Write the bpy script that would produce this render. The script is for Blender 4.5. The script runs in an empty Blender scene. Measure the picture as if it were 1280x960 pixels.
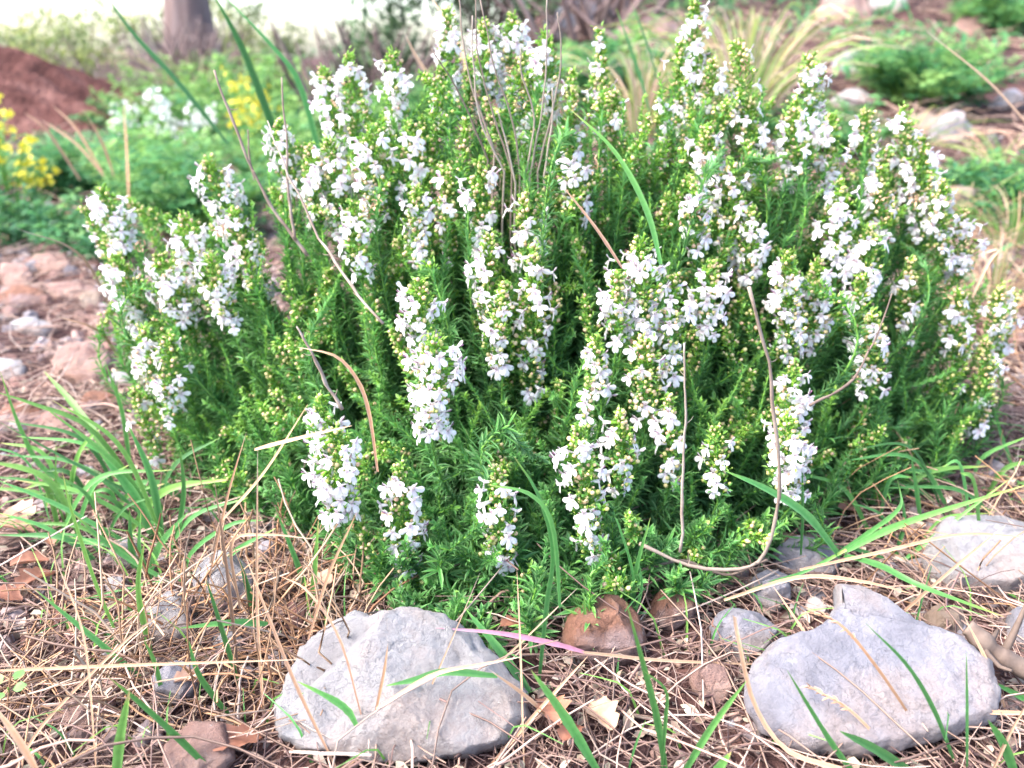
import bpy, math, random
import numpy as np
from mathutils import Vector, noise

random.seed(7)
rng = np.random.default_rng(7)
SC = bpy.context.scene
COL = SC.collection

# ------------------------------------------------------------------ camera, sky, sun, exposure
H = 0.5                      # camera height above the ground, metres
PITCH = math.radians(23.0)   # looking down
F = 967.0                    # focal length in pixels of a 1280 wide picture
cam_d = bpy.data.cameras.new('camera')
cam = bpy.data.objects.new('camera', cam_d)
COL.objects.link(cam)
cam.location = (0, 0, H)
cam.rotation_euler = (math.radians(90) - PITCH, 0, 0)
cam_d.sensor_width = 36.0
cam_d.lens = 36.0 * F / 1280.0
cam_d.clip_start = 0.02
cam_d.clip_end = 500
cam_d.dof.use_dof = True
cam_d.dof.focus_distance = 0.66
cam_d.dof.aperture_fstop = 4.6
SC.camera = cam

SUN_EL, SUN_AZ = math.radians(50), math.radians(-105)   # azimuth from +Y (clockwise): a veiled sun stands to the left
w = bpy.data.worlds.new('World')
SC.world = w
w.use_nodes = True
nt = w.node_tree
nt.nodes.clear()
sky = nt.nodes.new('ShaderNodeTexSky')
sky.sky_type = 'NISHITA'
sky.sun_disc = False
sky.sun_elevation = SUN_EL
sky.sun_rotation = SUN_AZ
sky.air_density = 1.0
sky.dust_density = 2.5
sky.ozone_density = 1.0
bg = nt.nodes.new('ShaderNodeBackground')
bg.inputs['Strength'].default_value = 0.15
wo = nt.nodes.new('ShaderNodeOutputWorld')
nt.links.new(sky.outputs[0], bg.inputs[0])
nt.links.new(bg.outputs[0], wo.inputs[0])
sd = bpy.data.lights.new('sun', 'SUN')
sun = bpy.data.objects.new('sun', sd)
COL.objects.link(sun)
sd.energy = 2.0
sd.angle = math.radians(35)
sd.color = (1.0, 0.93, 0.84)
sdir = Vector((math.sin(SUN_AZ) * math.cos(SUN_EL), math.cos(SUN_AZ) * math.cos(SUN_EL), math.sin(SUN_EL)))
sun.rotation_euler = sdir.to_track_quat('Z', 'Y').to_euler()
sun.location = sdir * 20
SC.view_settings.view_transform = 'Standard'
SC.view_settings.look = 'None'
SC.view_settings.exposure = 2.32
SC.view_settings.gamma = 1.0
SC.render.engine = 'CYCLES'
SC.cycles.max_bounces = 6
SC.cycles.transparent_max_bounces = 6
SC.cycles.use_denoising = True

# ------------------------------------------------------------------ where a pixel of the photograph lies in the place
cp, sp = math.cos(PITCH), math.sin(PITCH)
def ray(px, py):
    u, v = (px - 640) / F, (480 - py) / F
    return np.array([u, cp + v * sp, -sp + v * cp])
def at(px, py, Y):
    d = ray(px, py)
    return np.array([0, 0, H]) + d * (Y / d[1])
def sst(a, b, x):
    t = min(1.0, max(0.0, (x - a) / (b - a)))
    return t * t * (3 - 2 * t)
def terrain(x, y):
    z = 0.010 * noise.noise(Vector((x * 5, y * 5, 0))) + 0.006 * noise.noise(Vector((x * 17, y * 17, 3)))
    z += 0.03 * sst(0, 1, (y - 1) / 3) * noise.noise(Vector((x * 1.3, y * 1.3, 9)))
    r = sst(-0.9, 0.7, x)
    z += r * 0.17 * max(0.0, min(y, 9) - 1.35) * sst(0, 1, (y - 1.2))
    return z
def ground(px, py, dz=0.0):
    d = ray(px, py)
    t, z = 0.3, 0
    p = np.array([0, 0, H])
    while t < 40:
        q = p + d * t
        if q[2] <= terrain(q[0], q[1]) + dz:
            break
        t *= 1.01
    return q
def depth_of(P):
    return P[..., 1] * cp + (H - P[..., 2]) * sp
def mpp(P):                   # metres to one photograph pixel at P
    return float(depth_of(np.asarray(P))) / F

# ------------------------------------------------------------------ materials
MATS = {}
def new_mat(name):
    m = bpy.data.materials.new(name)
    m.use_nodes = True
    n = m.node_tree.nodes
    n.clear()
    out = n.new('ShaderNodeOutputMaterial')
    return m, n, m.node_tree.links, out
def ramp(n, stops):
    r = n.new('ShaderNodeValToRGB')
    e = r.color_ramp.elements
    while len(e) > 1:
        e.remove(e[0])
    e[0].position, e[0].color = stops[0][0], (*stops[0][1], 1)
    for p, c in stops[1:]:
        x = e.new(p)
        x.color = (*c, 1)
    return r
def plant_mat(name, stops, edge=(0.5, 0.6, 0.4), edge_amt=0.3, trans=0.35, rough=0.5, spec=0.3, vary=0.18):
    """tint.x picks a colour along the ramp, tint.y marks leaf edges, tint.z is a random number for the leaf"""
    m, n, L, out = new_mat(name)
    a = n.new('ShaderNodeAttribute'); a.attribute_name = 'tint'
    s = n.new('ShaderNodeSeparateXYZ'); L.new(a.outputs['Vector'], s.inputs[0])
    r = ramp(n, stops); L.new(s.outputs[0], r.inputs[0])
    mx = n.new('ShaderNodeMix'); mx.data_type = 'RGBA'
    mu = n.new('ShaderNodeMath'); mu.operation = 'MULTIPLY'; mu.inputs[1].default_value = edge_amt
    L.new(s.outputs[1], mu.inputs[0]); L.new(mu.outputs[0], mx.inputs[0])
    L.new(r.outputs[0], mx.inputs[6]); mx.inputs[7].default_value = (*edge, 1)
    hs = n.new('ShaderNodeHueSaturation')
    mr = n.new('ShaderNodeMapRange'); mr.inputs[3].default_value = 1 - vary * 2; mr.inputs[4].default_value = 1 + vary * 2
    L.new(s.outputs[2], mr.inputs[0]); L.new(mr.outputs[0], hs.inputs['Value'])
    L.new(mx.outputs[2], hs.inputs['Color'])
    tc = n.new('ShaderNodeNewGeometry')
    nz = n.new('ShaderNodeTexNoise'); nz.inputs['Scale'].default_value = 260; nz.inputs['Detail'].default_value = 2
    L.new(tc.outputs['Position'], nz.inputs['Vector'])
    m2 = n.new('ShaderNodeMix'); m2.data_type = 'RGBA'; m2.blend_type = 'MULTIPLY'; m2.inputs[0].default_value = 0.35
    L.new(hs.outputs[0], m2.inputs[6])
    rr = ramp(n, [(0.3, (0.6, 0.6, 0.6)), (0.7, (1.15, 1.15, 1.15))]); L.new(nz.outputs[0], rr.inputs[0]); L.new(rr.outputs[0], m2.inputs[7])
    b = n.new('ShaderNodeBsdfPrincipled'); L.new(m2.outputs[2], b.inputs['Base Color'])
    b.inputs['Roughness'].default_value = rough
    b.inputs['Specular IOR Level'].default_value = spec
    if trans > 0:
        t = n.new('ShaderNodeBsdfTranslucent'); L.new(m2.outputs[2], t.inputs[0])
        ms = n.new('ShaderNodeMixShader'); ms.inputs[0].default_value = trans
        L.new(b.outputs[0], ms.inputs[1]); L.new(t.outputs[0], ms.inputs[2]); L.new(ms.outputs[0], out.inputs[0])
    else:
        L.new(b.outputs[0], out.inputs[0])
    MATS[name] = m
    return m
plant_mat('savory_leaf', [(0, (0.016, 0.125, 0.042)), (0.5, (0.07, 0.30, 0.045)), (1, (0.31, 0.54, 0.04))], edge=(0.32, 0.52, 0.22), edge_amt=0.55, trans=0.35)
plant_mat('petal', [(0, (0.88, 0.855, 0.845)), (0.6, (0.80, 0.68, 0.74)), (1, (0.45, 0.22, 0.38))], edge=(0.92, 0.91, 0.93), edge_amt=0.5, trans=0.30, rough=0.6, spec=0.15, vary=0.03)
plant_mat('withered_petal', [(0, (0.55, 0.30, 0.18)), (1, (0.30, 0.14, 0.09))], trans=0.2)
plant_mat('bud', [(0, (0.50, 0.55, 0.16)), (0.45, (0.78, 0.62, 0.35)), (1, (0.82, 0.50, 0.36))], trans=0.2, rough=0.5, vary=0.08)
plant_mat('savory_stem', [(0, (0.10, 0.08, 0.04)), (0.4, (0.08, 0.20, 0.04)), (1, (0.20, 0.42, 0.06))], trans=0.0)
plant_mat('grass_green', [(0, (0.04, 0.15, 0.05)), (0.4, (0.08, 0.28, 0.07)), (0.8, (0.24, 0.45, 0.08)), (1, (0.50, 0.38, 0.16))], edge=(0.3, 0.5, 0.2), edge_amt=0.25, trans=0.35, rough=0.42)
plant_mat('straw', [(0, (0.22, 0.11, 0.07)), (0.35, (0.44, 0.24, 0.13)), (0.7, (0.48, 0.31, 0.20)), (1, (0.50, 0.40, 0.32))], edge=(0.75, 0.65, 0.55), edge_amt=0.2, trans=0.12, rough=0.6)
plant_mat('litter', [(0, (0.07, 0.04, 0.04)), (0.3, (0.20, 0.125, 0.11)), (0.65, (0.41, 0.27, 0.21)), (1, (0.44, 0.355, 0.31))], trans=0.0, rough=0.75, vary=0.22)
plant_mat('rubble', [(0, (0.22, 0.11, 0.09)), (0.4, (0.27, 0.19, 0.17)), (0.7, (0.22, 0.205, 0.23)), (1, (0.34, 0.29, 0.28))], trans=0, rough=.9)
plant_mat('pink_blade', [(0, (0.34, 0.10, 0.17)), (0.5, (0.30, 0.155, 0.215)), (1, (0.42, 0.27, 0.22))], trans=0.15, edge_amt=.05)
plant_mat('wood_twig', [(0, (0.12, 0.085, 0.07)), (0.5, (0.24, 0.18, 0.145)), (1, (0.38, 0.32, 0.275))], trans=0.0, rough=0.8)
plant_mat('herb_leaf', [(0, (0.02, 0.11, 0.045)), (0.5, (0.07, 0.27, 0.09)), (1, (0.28, 0.47, 0.12))], edge=(0.3, 0.5, 0.3), edge_amt=0.2, trans=0.4)
plant_mat('olive_leaf', [(0, (0.04, 0.08, 0.02)), (0.5, (0.13, 0.19, 0.04)), (1, (0.34, 0.36, 0.09))], trans=0.45)
plant_mat('dark_leaf', [(0, (0.02, 0.06, 0.03)), (0.6, (0.06, 0.14, 0.05)), (1, (0.18, 0.28, 0.08))], trans=0.3)
plant_mat('yellow_petal', [(0, (0.85, 0.70, 0.02)), (1, (0.88, 0.80, 0.10))], trans=0.3, vary=0.05)
plant_mat('dry_leaf', [(0, (0.22, 0.09, 0.06)), (0.5, (0.42, 0.20, 0.13)), (1, (0.55, 0.38, 0.28))], trans=0.15, rough=0.6)

def stone_mat(name, c1, c2, c3, dark=(0.14, 0.13, 0.15), stain=None, stain_amt=0.5, scale=1.0):
    m, n, L, out = new_mat(name)
    tc = n.new('ShaderNodeTexCoord')
    def nz(sc, det, rough=0.6, dist=0.0):
        x = n.new('ShaderNodeTexNoise'); x.inputs['Scale'].default_value = sc * scale; x.inputs['Detail'].default_value = det
        x.inputs['Roughness'].default_value = rough; x.inputs['Distortion'].default_value = dist
        L.new(tc.outputs['Object'], x.inputs['Vector']); return x
    a = nz(14, 10, 0.7, 0.0)
    r = ramp(n, [(0.32, c1), (0.5, c2), (0.68, c3)]); L.new(a.outputs[0], r.inputs[0])
    col = r.outputs[0]
    def mixin(fac, c, amt, mode='MIX'):
        nonlocal col
        mx = n.new('ShaderNodeMix'); mx.data_type = 'RGBA'; mx.blend_type = mode
        mu = n.new('ShaderNodeMath'); mu.operation = 'MULTIPLY'; mu.inputs[1].default_value = amt
        L.new(fac, mu.inputs[0]); L.new(mu.outputs[0], mx.inputs[0]); L.new(col, mx.inputs[6]); mx.inputs[7].default_value = (*c, 1)
        col = mx.outputs[2]
    # pits and thin cracks
    b = nz(150, 8, 0.8); rb = ramp(n, [(0.44, (1, 1, 1)), (0.51, (0, 0, 0))]); L.new(b.outputs[0], rb.inputs[0]); 
    big = nz(9, 4); rg = ramp(n, [(0.42, (0.05, 0.05, 0.05)), (0.62, (1, 1, 1))]); L.new(big.outputs[0], rg.inputs[0])
    mm = n.new('ShaderNodeMath'); mm.operation = 'MULTIPLY'; L.new(rb.outputs[0], mm.inputs[0]); L.new(rg.outputs[0], mm.inputs[1])
    mixin(mm.outputs[0], dark, 0.5)
    dz = n.new('ShaderNodeSeparateXYZ'); L.new(tc.outputs['Object'], dz.inputs[0])
    sp_ = nz(45, 8, 0.8); rs_ = ramp(n, [(0.60, (0, 0, 0)), (0.68, (1, 1, 1))]); L.new(sp_.outputs[0], rs_.inputs[0]); mixin(rs_.outputs[0], (0.62, 0.60, 0.58), 0.45)
    # soil clinging low on the stone
    so = n.new('ShaderNodeMapRange'); so.inputs[1].default_value = -0.002; so.inputs[2].default_value = -0.03; L.new(dz.outputs[2], so.inputs[0])
    sn = nz(30, 6); sm_ = n.new('ShaderNodeMath'); sm_.operation = 'MULTIPLY'; L.new(so.outputs[0], sm_.inputs[0]); L.new(sn.outputs[0], sm_.inputs[1]); mixin(sm_.outputs[0], (0.16, 0.10, 0.08), 1.0)
    v = n.new('ShaderNodeTexVoronoi'); v.feature = 'DISTANCE_TO_EDGE'; v.inputs['Scale'].default_value = 11 * scale
    wp = nz(18, 5); ad = n.new('ShaderNodeMix'); ad.data_type = 'VECTOR'; ad.inputs[0].default_value = 0.28
    L.new(tc.outputs['Object'], ad.inputs[4]); L.new(wp.outputs[1], ad.inputs[5]); L.new(ad.outputs[1], v.inputs['Vector'])
    rv = ramp(n, [(0.0, (1, 1, 1)), (0.012, (0, 0, 0))]); L.new(v.outputs[0], rv.inputs[0])
    mixin(rv.outputs[0], dark, 0.06)
    if stain:
        s = nz(8, 8, 0.7, 0.0); rs = ramp(n, [(0.47, (0, 0, 0)), (0.6, (1, 1, 1))]); L.new(s.outputs[0], rs.inputs[0])
        mixin(rs.outputs[0], stain, stain_amt)
    bs = n.new('ShaderNodeBsdfPrincipled'); L.new(col, bs.inputs['Base Color']); bs.inputs['Roughness'].default_value = 0.85
    bs.inputs['Specular IOR Level'].default_value = 0.2
    d = nz(80, 12, 0.78); bu = n.new('ShaderNodeBump'); bu.inputs['Strength'].default_value = 1.0; bu.inputs['Distance'].default_value = 0.009
    sm = n.new('ShaderNodeMath'); sm.operation = 'SUBTRACT'; L.new(d.outputs[0], sm.inputs[0])
    m3 = n.new('ShaderNodeMath'); m3.operation = 'MULTIPLY'; m3.inputs[1].default_value = 0.15; L.new(rv.outputs[0], m3.inputs[0]); L.new(m3.outputs[0], sm.inputs[1])
    L.new(sm.outputs[0], bu.inputs['Height']); L.new(bu.outputs[0], bs.inputs['Normal'])
    L.new(bs.outputs[0], out.inputs[0])
    MATS[name] = m
stone_mat('limestone', (0.26, 0.245, 0.26), (0.40, 0.385, 0.395), (0.48, 0.46, 0.455), stain=(0.42, 0.32, 0.28), stain_amt=0.6)
stone_mat('limestone_blue', (0.19, 0.185, 0.22), (0.32, 0.31, 0.35), (0.41, 0.395, 0.415), dark=(0.11, 0.11, 0.15), stain=(0.40, 0.31, 0.28), stain_amt=0.55)
stone_mat('rust_stone', (0.19, 0.085, 0.06), (0.28, 0.145, 0.10), (0.34, 0.27, 0.26), dark=(0.12, 0.05, 0.04), stain=(0.30, 0.22, 0.22), stain_amt=0.6)
stone_mat('pink_stone', (0.22, 0.12, 0.10), (0.33, 0.21, 0.18), (0.40, 0.32, 0.30), stain=(0.45, 0.24, 0.16), stain_amt=0.4)
stone_mat('tan_stone', (0.29, 0.20, 0.15), (0.36, 0.27, 0.21), (0.41, 0.34, 0.28))

def soil_mat(name, stops, bump=0.02, sc=8):
    m, n, L, out = new_mat(name)
    tc = n.new('ShaderNodeTexCoord')
    a = n.new('ShaderNodeTexNoise'); a.inputs['Scale'].default_value = sc; a.inputs['Detail'].default_value = 12; a.inputs['Roughness'].default_value = 0.7
    L.new(tc.outputs['Object'], a.inputs['Vector'])
    r = ramp(n, stops); L.new(a.outputs[0], r.inputs[0])
    b = n.new('ShaderNodeBsdfPrincipled'); L.new(r.outputs[0], b.inputs['Base Color']); b.inputs['Roughness'].default_value = 0.95
    b.inputs['Specular IOR Level'].default_value = 0.1
    a2 = n.new('ShaderNodeTexNoise'); a2.inputs['Scale'].default_value = sc * 8; a2.inputs['Detail'].default_value = 8
    L.new(tc.outputs['Object'], a2.inputs['Vector'])
    bu = n.new('ShaderNodeBump'); bu.inputs['Strength'].default_value = 1; bu.inputs['Distance'].default_value = bump
    L.new(a2.outputs[0], bu.inputs['Height']); L.new(bu.outputs[0], b.inputs['Normal']); L.new(b.outputs[0], out.inputs[0])
    MATS[name] = m
soil_mat('earth', [(0.3, (0.025, 0.016, 0.018)), (0.5, (0.07, 0.038, 0.036)), (0.64, (0.17, 0.09, 0.075)), (0.78, (0.28, 0.18, 0.15))])
soil_mat('red_soil', [(0.35, (0.05, 0.022, 0.02)), (0.5, (0.13, 0.055, 0.048)), (0.66, (0.27, 0.14, 0.12))], bump=0.08, sc=4)
plant_mat('bark', [(0, (0.06, 0.04, 0.04)), (0.5, (0.18, 0.125, 0.12)), (1, (0.34, 0.27, 0.26))], trans=0, rough=0.9)

# ------------------------------------------------------------------ geometry helpers
def nrm(a):
    return a / np.maximum(np.linalg.norm(a, axis=-1, keepdims=True), 1e-9)
def basis(d, up):
    """matrices whose y axis runs along d and whose z axis is near up"""
    y = nrm(d)
    x = nrm(np.cross(y, up))
    z = np.cross(x, y)
    return np.stack([x, y, z], axis=-1)
class Tmpl:
    def __init__(s, V, T, tint=None, mat=None):
        s.V = np.asarray(V, float); s.T = np.asarray(T, int)
        s.t = np.zeros((len(s.V), 3)) if tint is None else np.asarray(tint, float)
        s.m = np.zeros(len(s.T), int) if mat is None else np.asarray(mat, int)
def merge(ts):
    V, T, t, m, o = [], [], [], [], 0
    for q in ts:
        V.append(q.V); T.append(q.T + o); t.append(q.t); m.append(q.m); o += len(q.V)
    return Tmpl(np.concatenate(V), np.concatenate(T), np.concatenate(t), np.concatenate(m))
class Geo:
    def __init__(s): s.V, s.T, s.t, s.m, s.n = [], [], [], [], 0
    def add(s, V, T, tint, mat=0):
        V = np.asarray(V, float).reshape(-1, 3); T = np.asarray(T, int).reshape(-1, 3)
        s.V.append(V); s.T.append(T + s.n)
        s.t.append(np.broadcast_to(np.asarray(tint, float), V.shape).copy())
        s.m.append(np.broadcast_to(mat, (len(T),)).copy()); s.n += len(V)
    def many(s, tm, M, P, S, tx=None, tz=None):
        """copies of tm: rotation M (n,3,3), place P (n,3), scale S (n,) or (n,3); tx adds to tint.x, tz sets tint.z"""
        n = len(P)
        if n == 0: return
        S = np.asarray(S, float)
        if S.ndim < 2: S = np.repeat(np.broadcast_to(S, (n,))[:, None], 3, 1)
        V = np.einsum('nij,nvj->nvi', M, tm.V[None] * S[:, None, :]) + P[:, None, :]
        t = np.repeat(tm.t[None], n, 0)
        if tx is not None: t[..., 0] += np.broadcast_to(tx, (n,))[:, None]
        t[..., 2] = (rng.random(n) if tz is None else tz)[:, None]
        k = len(tm.V)
        T = tm.T[None] + (np.arange(n) * k)[:, None, None]
        s.V.append(V.reshape(-1, 3)); s.T.append(T.reshape(-1, 3) + s.n); s.t.append(t.reshape(-1, 3))
        s.m.append(np.tile(tm.m, n)); s.n += n * k
    def build(s, name, mats, parent=None, smooth=True, loc=None):
        V = np.concatenate(s.V); T = np.concatenate(s.T); t = np.concatenate(s.t); m = np.concatenate(s.m)
        if loc is not None: V = V - np.asarray(loc)
        me = bpy.data.meshes.new(name)
        me.vertices.add(len(V)); me.vertices.foreach_set('co', V.astype(np.float32).ravel())
        me.loops.add(len(T) * 3); me.loops.foreach_set('vertex_index', T.astype(np.int32).ravel())
        me.polygons.add(len(T)); me.polygons.foreach_set('loop_start', np.arange(0, len(T) * 3, 3, dtype=np.int32))
        me.polygons.foreach_set('material_index', m.astype(np.int32))
        me.polygons.foreach_set('use_smooth', np.full(len(T), smooth))
        a = me.attributes.new('tint', 'FLOAT_VECTOR', 'POINT')
        a.data.foreach_set('vector', np.clip(t, 0, 1).astype(np.float32).ravel())
        for q in (mats if isinstance(mats, (list, tuple)) else [mats]): me.materials.append(MATS[q])
        me.update(); me.validate()
        o = bpy.data.objects.new(name, me); COL.objects.link(o)
        if parent is not None:
            o.parent = parent
        if loc is not None:
            o.location = Vector(loc) - (parent_loc(parent) if parent else Vector((0, 0, 0)))
        elif parent is not None:
            o.location = -parent_loc(parent)
        return o
def parent_loc(p):
    v = Vector((0, 0, 0))
    while p is not None:
        v += p.location; p = p.parent
    return v
def empty(name, loc):
    o = bpy.data.objects.new(name, None); COL.objects.link(o); o.location = Vector(loc); o.empty_display_size = 0.05
    return o
def tag(o, label=None, cat=None, group=None, kind=None):
    if label: o['label'] = label
    if cat: o['category'] = cat
    if group: o['group'] = group
    if kind: o['kind'] = kind
    return o
def smooth_line(P, n):
    """Catmull-Rom through points P, n samples"""
    P = np.asarray(P, float)
    if len(P) == 2:
        t = np.linspace(0, 1, n)[:, None]; return P[0] * (1 - t) + P[1] * t
    Q = np.concatenate([[2 * P[0] - P[1]], P, [2 * P[-1] - P[-2]]])
    out = []
    for u in np.linspace(0, len(P) - 1 - 1e-6, n):
        i = int(u); f = u - i
        a, b, c, d = Q[i], Q[i + 1], Q[i + 2], Q[i + 3]
        out.append(0.5 * ((2 * b) + (c - a) * f + (2 * a - 5 * b + 4 * c - d) * f * f + (3 * b - a - 3 * c + d) * f ** 3))
    return np.array(out)
def tube(g, P, r, sides=5, tint=(0.5, 0, 0.5), mat=0, cap=True):
    P = np.asarray(P, float); n = len(P); r = np.broadcast_to(r, (n,))
    T = nrm(np.gradient(P, axis=0))
    up = np.array([0, 0, 1.0]) if abs(T[:, 2]).mean() < 0.8 else np.array([1.0, 0, 0])
    X = nrm(np.cross(T, up)); Z = np.cross(X, T)
    a = np.linspace(0, 2 * math.pi, sides, endpoint=False)
    V = P[:, None] + (X[:, None] * np.cos(a)[None, :, None] + Z[:, None] * np.sin(a)[None, :, None]) * r[:, None, None]
    F_ = []
    for i in range(n - 1):
        for j in range(sides):
            k = (j + 1) % sides
            A, B, C, D = i * sides + j, i * sides + k, (i + 1) * sides + k, (i + 1) * sides + j
            F_ += [(A, B, C), (A, C, D)]
    V = V.reshape(-1, 3)
    if cap:
        V = np.concatenate([V, P[:1], P[-1:]]); b = n * sides
        for j in range(sides):
            k = (j + 1) % sides
            F_ += [(k, j, b), ((n - 1) * sides + j, (n - 1) * sides + k, b + 1)]
    tt = np.asarray(tint, float)
    if tt.ndim == 2 and len(tt) == n:
        tt = np.repeat(tt, sides, 0)
        if cap: tt = np.concatenate([tt, tt[:1], tt[-1:]])
    g.add(V, F_, tt, mat)
def ribbon(g, P, w, face=None, fold=0.25, tint=(0.5, 0, 0.5), mat=0):
    """folded blade along P, width w, its face turned towards `face`"""
    P = np.asarray(P, float); n = len(P); w = np.broadcast_to(w, (n,))
    T = nrm(np.gradient(P, axis=0))
    face = np.array([0, -0.6, 0.8]) if face is None else np.asarray(face, float)
    X = nrm(np.cross(T, face)); Z = np.cross(X, T)
    V = np.stack([P - X * w[:, None] / 2 , P - Z * w[:, None] * fold, P + X * w[:, None] / 2], 1).reshape(-1, 3)
    F_ = []
    for i in range(n - 1):
        for j in range(2):
            A, B, C, D = i * 3 + j, i * 3 + j + 1, (i + 1) * 3 + j + 1, (i + 1) * 3 + j
            F_ += [(A, B, C), (A, C, D)]
    tt = np.asarray(tint, float)
    if tt.ndim == 2: tt = np.repeat(tt, 3, 0)
    else: tt = np.tile(tt, (n * 3, 1))
    tt = tt.copy(); tt[0::3, 1] = 1; tt[2::3, 1] = 1
    g.add(V, F_, tt, mat)

# ------------------------------------------------------------------ templates: leaf, flower, bud
def leaf_t(wd, curl, fold, bend=0.0):
    rows = [(0, 0), (0.3, 0.85), (0.65, 0.9), (1.0, 0)]
    V, t, T = [], [], []
    V.append((0, 0, 0)); t.append((0, 0, 0))
    for s, q in rows[1:3]:
        z = curl * s * s
        for sx in (-1, 0, 1):
            V.append((sx * q * wd / 2 + bend * s * s, s, -z + (fold * wd * abs(sx)))); t.append((0, abs(sx), 0))
    V.append((bend, 1, -curl)); t.append((0.05, 1, 0))
    T = [(0, 2, 1), (0, 3, 2), (1, 2, 5), (1, 5, 4), (2, 3, 6), (2, 6, 5), (4, 5, 7), (5, 6, 7)]
    return Tmpl(V, T, t)
LEAF = [leaf_t(0.145, 0.10, 0.30), leaf_t(0.16, 0.28, 0.35, 0.05), leaf_t(0.13, -0.10, 0.25, -0.05), leaf_t(0.15, 0.18, 0.4, 0.08)]
BRACT = [leaf_t(0.42, 0.2, 0.3), leaf_t(0.36, -0.1, 0.4)]
def petal(ang, length, width, start, pitch, notch=0.0, curl=0.0, cols=4):
    """a rounded lobe leaving the throat at angle ang (from straight up, in the flower's face), tipped forward by pitch"""
    V, t, T = [], [], []
    rows = [(0, 0.42), (0.35, 0.72), (0.7, 1.0), (0.93, 0.72), (1.0, 0.35)]
    for s, q in rows:
        for c in range(cols):
            u = c / (cols - 1) * 2 - 1
            r = start + length * s - (notch * length * (1 - abs(u)) if s > 0.9 else 0)
            x = u * q * width / 2
            f = math.sin(pitch) * r + curl * s * s * length - 0.12 * width * u * u
            rr = math.cos(pitch) * r
            # face plane: x to the right, z up; y forward (out of the flower)
            V.append((x * math.cos(ang) + rr * math.sin(ang), f, rr * math.cos(ang) - x * math.sin(ang)))
            t.append((0.75 * (1 - s) ** 3, s, 0))
    for i in range(len(rows) - 1):
        for c in range(cols - 1):
            a = i * cols + c
            T += [(a, a + 1, a + cols + 1), (a, a + cols + 1, a + cols)]
    return Tmpl(V, T, t)
def cone(y0, y1, r0, r1, sides, mat, tx=0.0, sx=1.0, dz=0.0):
    V, t, T = [], [], []
    for y, r in ((y0, r0), (y1, r1)):
        for k in range(sides):
            a = 2 * math.pi * k / sides
            V.append((r * math.cos(a) * sx, y, r * math.sin(a) + dz)); t.append((tx, 0, 0))
    for k in range(sides):
        j = (k + 1) % sides
        T += [(k, j, sides + j), (k, sides + j, sides + k)]
    return Tmpl(V, T, t, [mat] * len(T))
def flower_t(v):
    """two-lipped corolla, one unit tall: hood above, two spreading side lobes and a longer middle lobe below, green calyx behind, two anthers"""
    r = random.Random(v)
    j = lambda s: r.uniform(-s, s)
    parts = [petal(j(0.12), 0.38 + j(0.03), 0.33, 0.05, 0.75 + j(0.15), notch=0.12, curl=-0.05),
             petal(math.radians(122) + j(0.15), 0.45 + j(0.05), 0.29, 0.05, 0.30 + j(0.2), curl=-0.10),
             petal(math.radians(-122) + j(0.15), 0.45 + j(0.05), 0.29, 0.05, 0.30 + j(0.2), curl=-0.10),
             petal(math.radians(180) + j(0.12), 0.54 + j(0.05), 0.35, 0.06, 0.40 + j(0.2), notch=0.15, curl=-0.2)]
    parts.append(cone(-0.50, 0.03, 0.05, 0.10, 6, 0, 0.05))
    parts.append(cone(-0.72, -0.36, 0.05, 0.10, 5, 1, 0.75))
    for s in (-1, 1):                       # stamens under the hood
        parts.append(Tmpl([(s * 0.04, 0.0, 0.02), (s * 0.06, 0.24, 0.24), (s * 0.06 + 0.035, 0.26, 0.20)], [(0, 1, 2)], [(1, 0, 0)] * 3))
    return merge(parts)
FLOWER = [flower_t(k) for k in range(6)]
def ball(r, c, rings=4, seg=6, tx=0.0, mat=0, ell=1.0):
    V, t, T = [], [], []
    for i in range(rings + 1):
        ph = math.pi * i / rings
        for k in range(seg):
            a = 2 * math.pi * k / seg
            V.append((c[0] + r * math.sin(ph) * math.cos(a), c[1] + r * math.cos(ph) * ell, c[2] + r * math.sin(ph) * math.sin(a))); t.append((tx, 0, 0))
    for i in range(rings):
        for k in range(seg):
            j = (k + 1) % seg
            A, B, C, D = i * seg + k, i * seg + j, (i + 1) * seg + j, (i + 1) * seg + k
            if i > 0: T.append((A, B, C))
            if i < rings - 1: T.append((A, C, D))
    return Tmpl(V, T, t, [mat] * len(T))
BUD = merge([ball(0.5, (0, 0.45, 0), 4, 7, 0.0, 0, 1.1), cone(-0.7, 0.35, 0.14, 0.46, 5, 1, 0.8)])
CALYX = merge([cone(-0.6, 0.5, 0.12, 0.36, 5, 1, 0.75), Tmpl([(-.3, .4, .1), (.0, 1.1, .15), (.1, .4, .3)], [(0, 1, 2)], [(.9, 0, 0)] * 3, [1]),
               Tmpl([(.3, .4, -.1), (.15, 1.1, -.1), (-.1, .4, -.3)], [(0, 1, 2)], [(.9, 0, 0)] * 3, [1]), ball(0.26, (0, 0.45, 0), 3, 5, 0.1, 0)])

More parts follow.
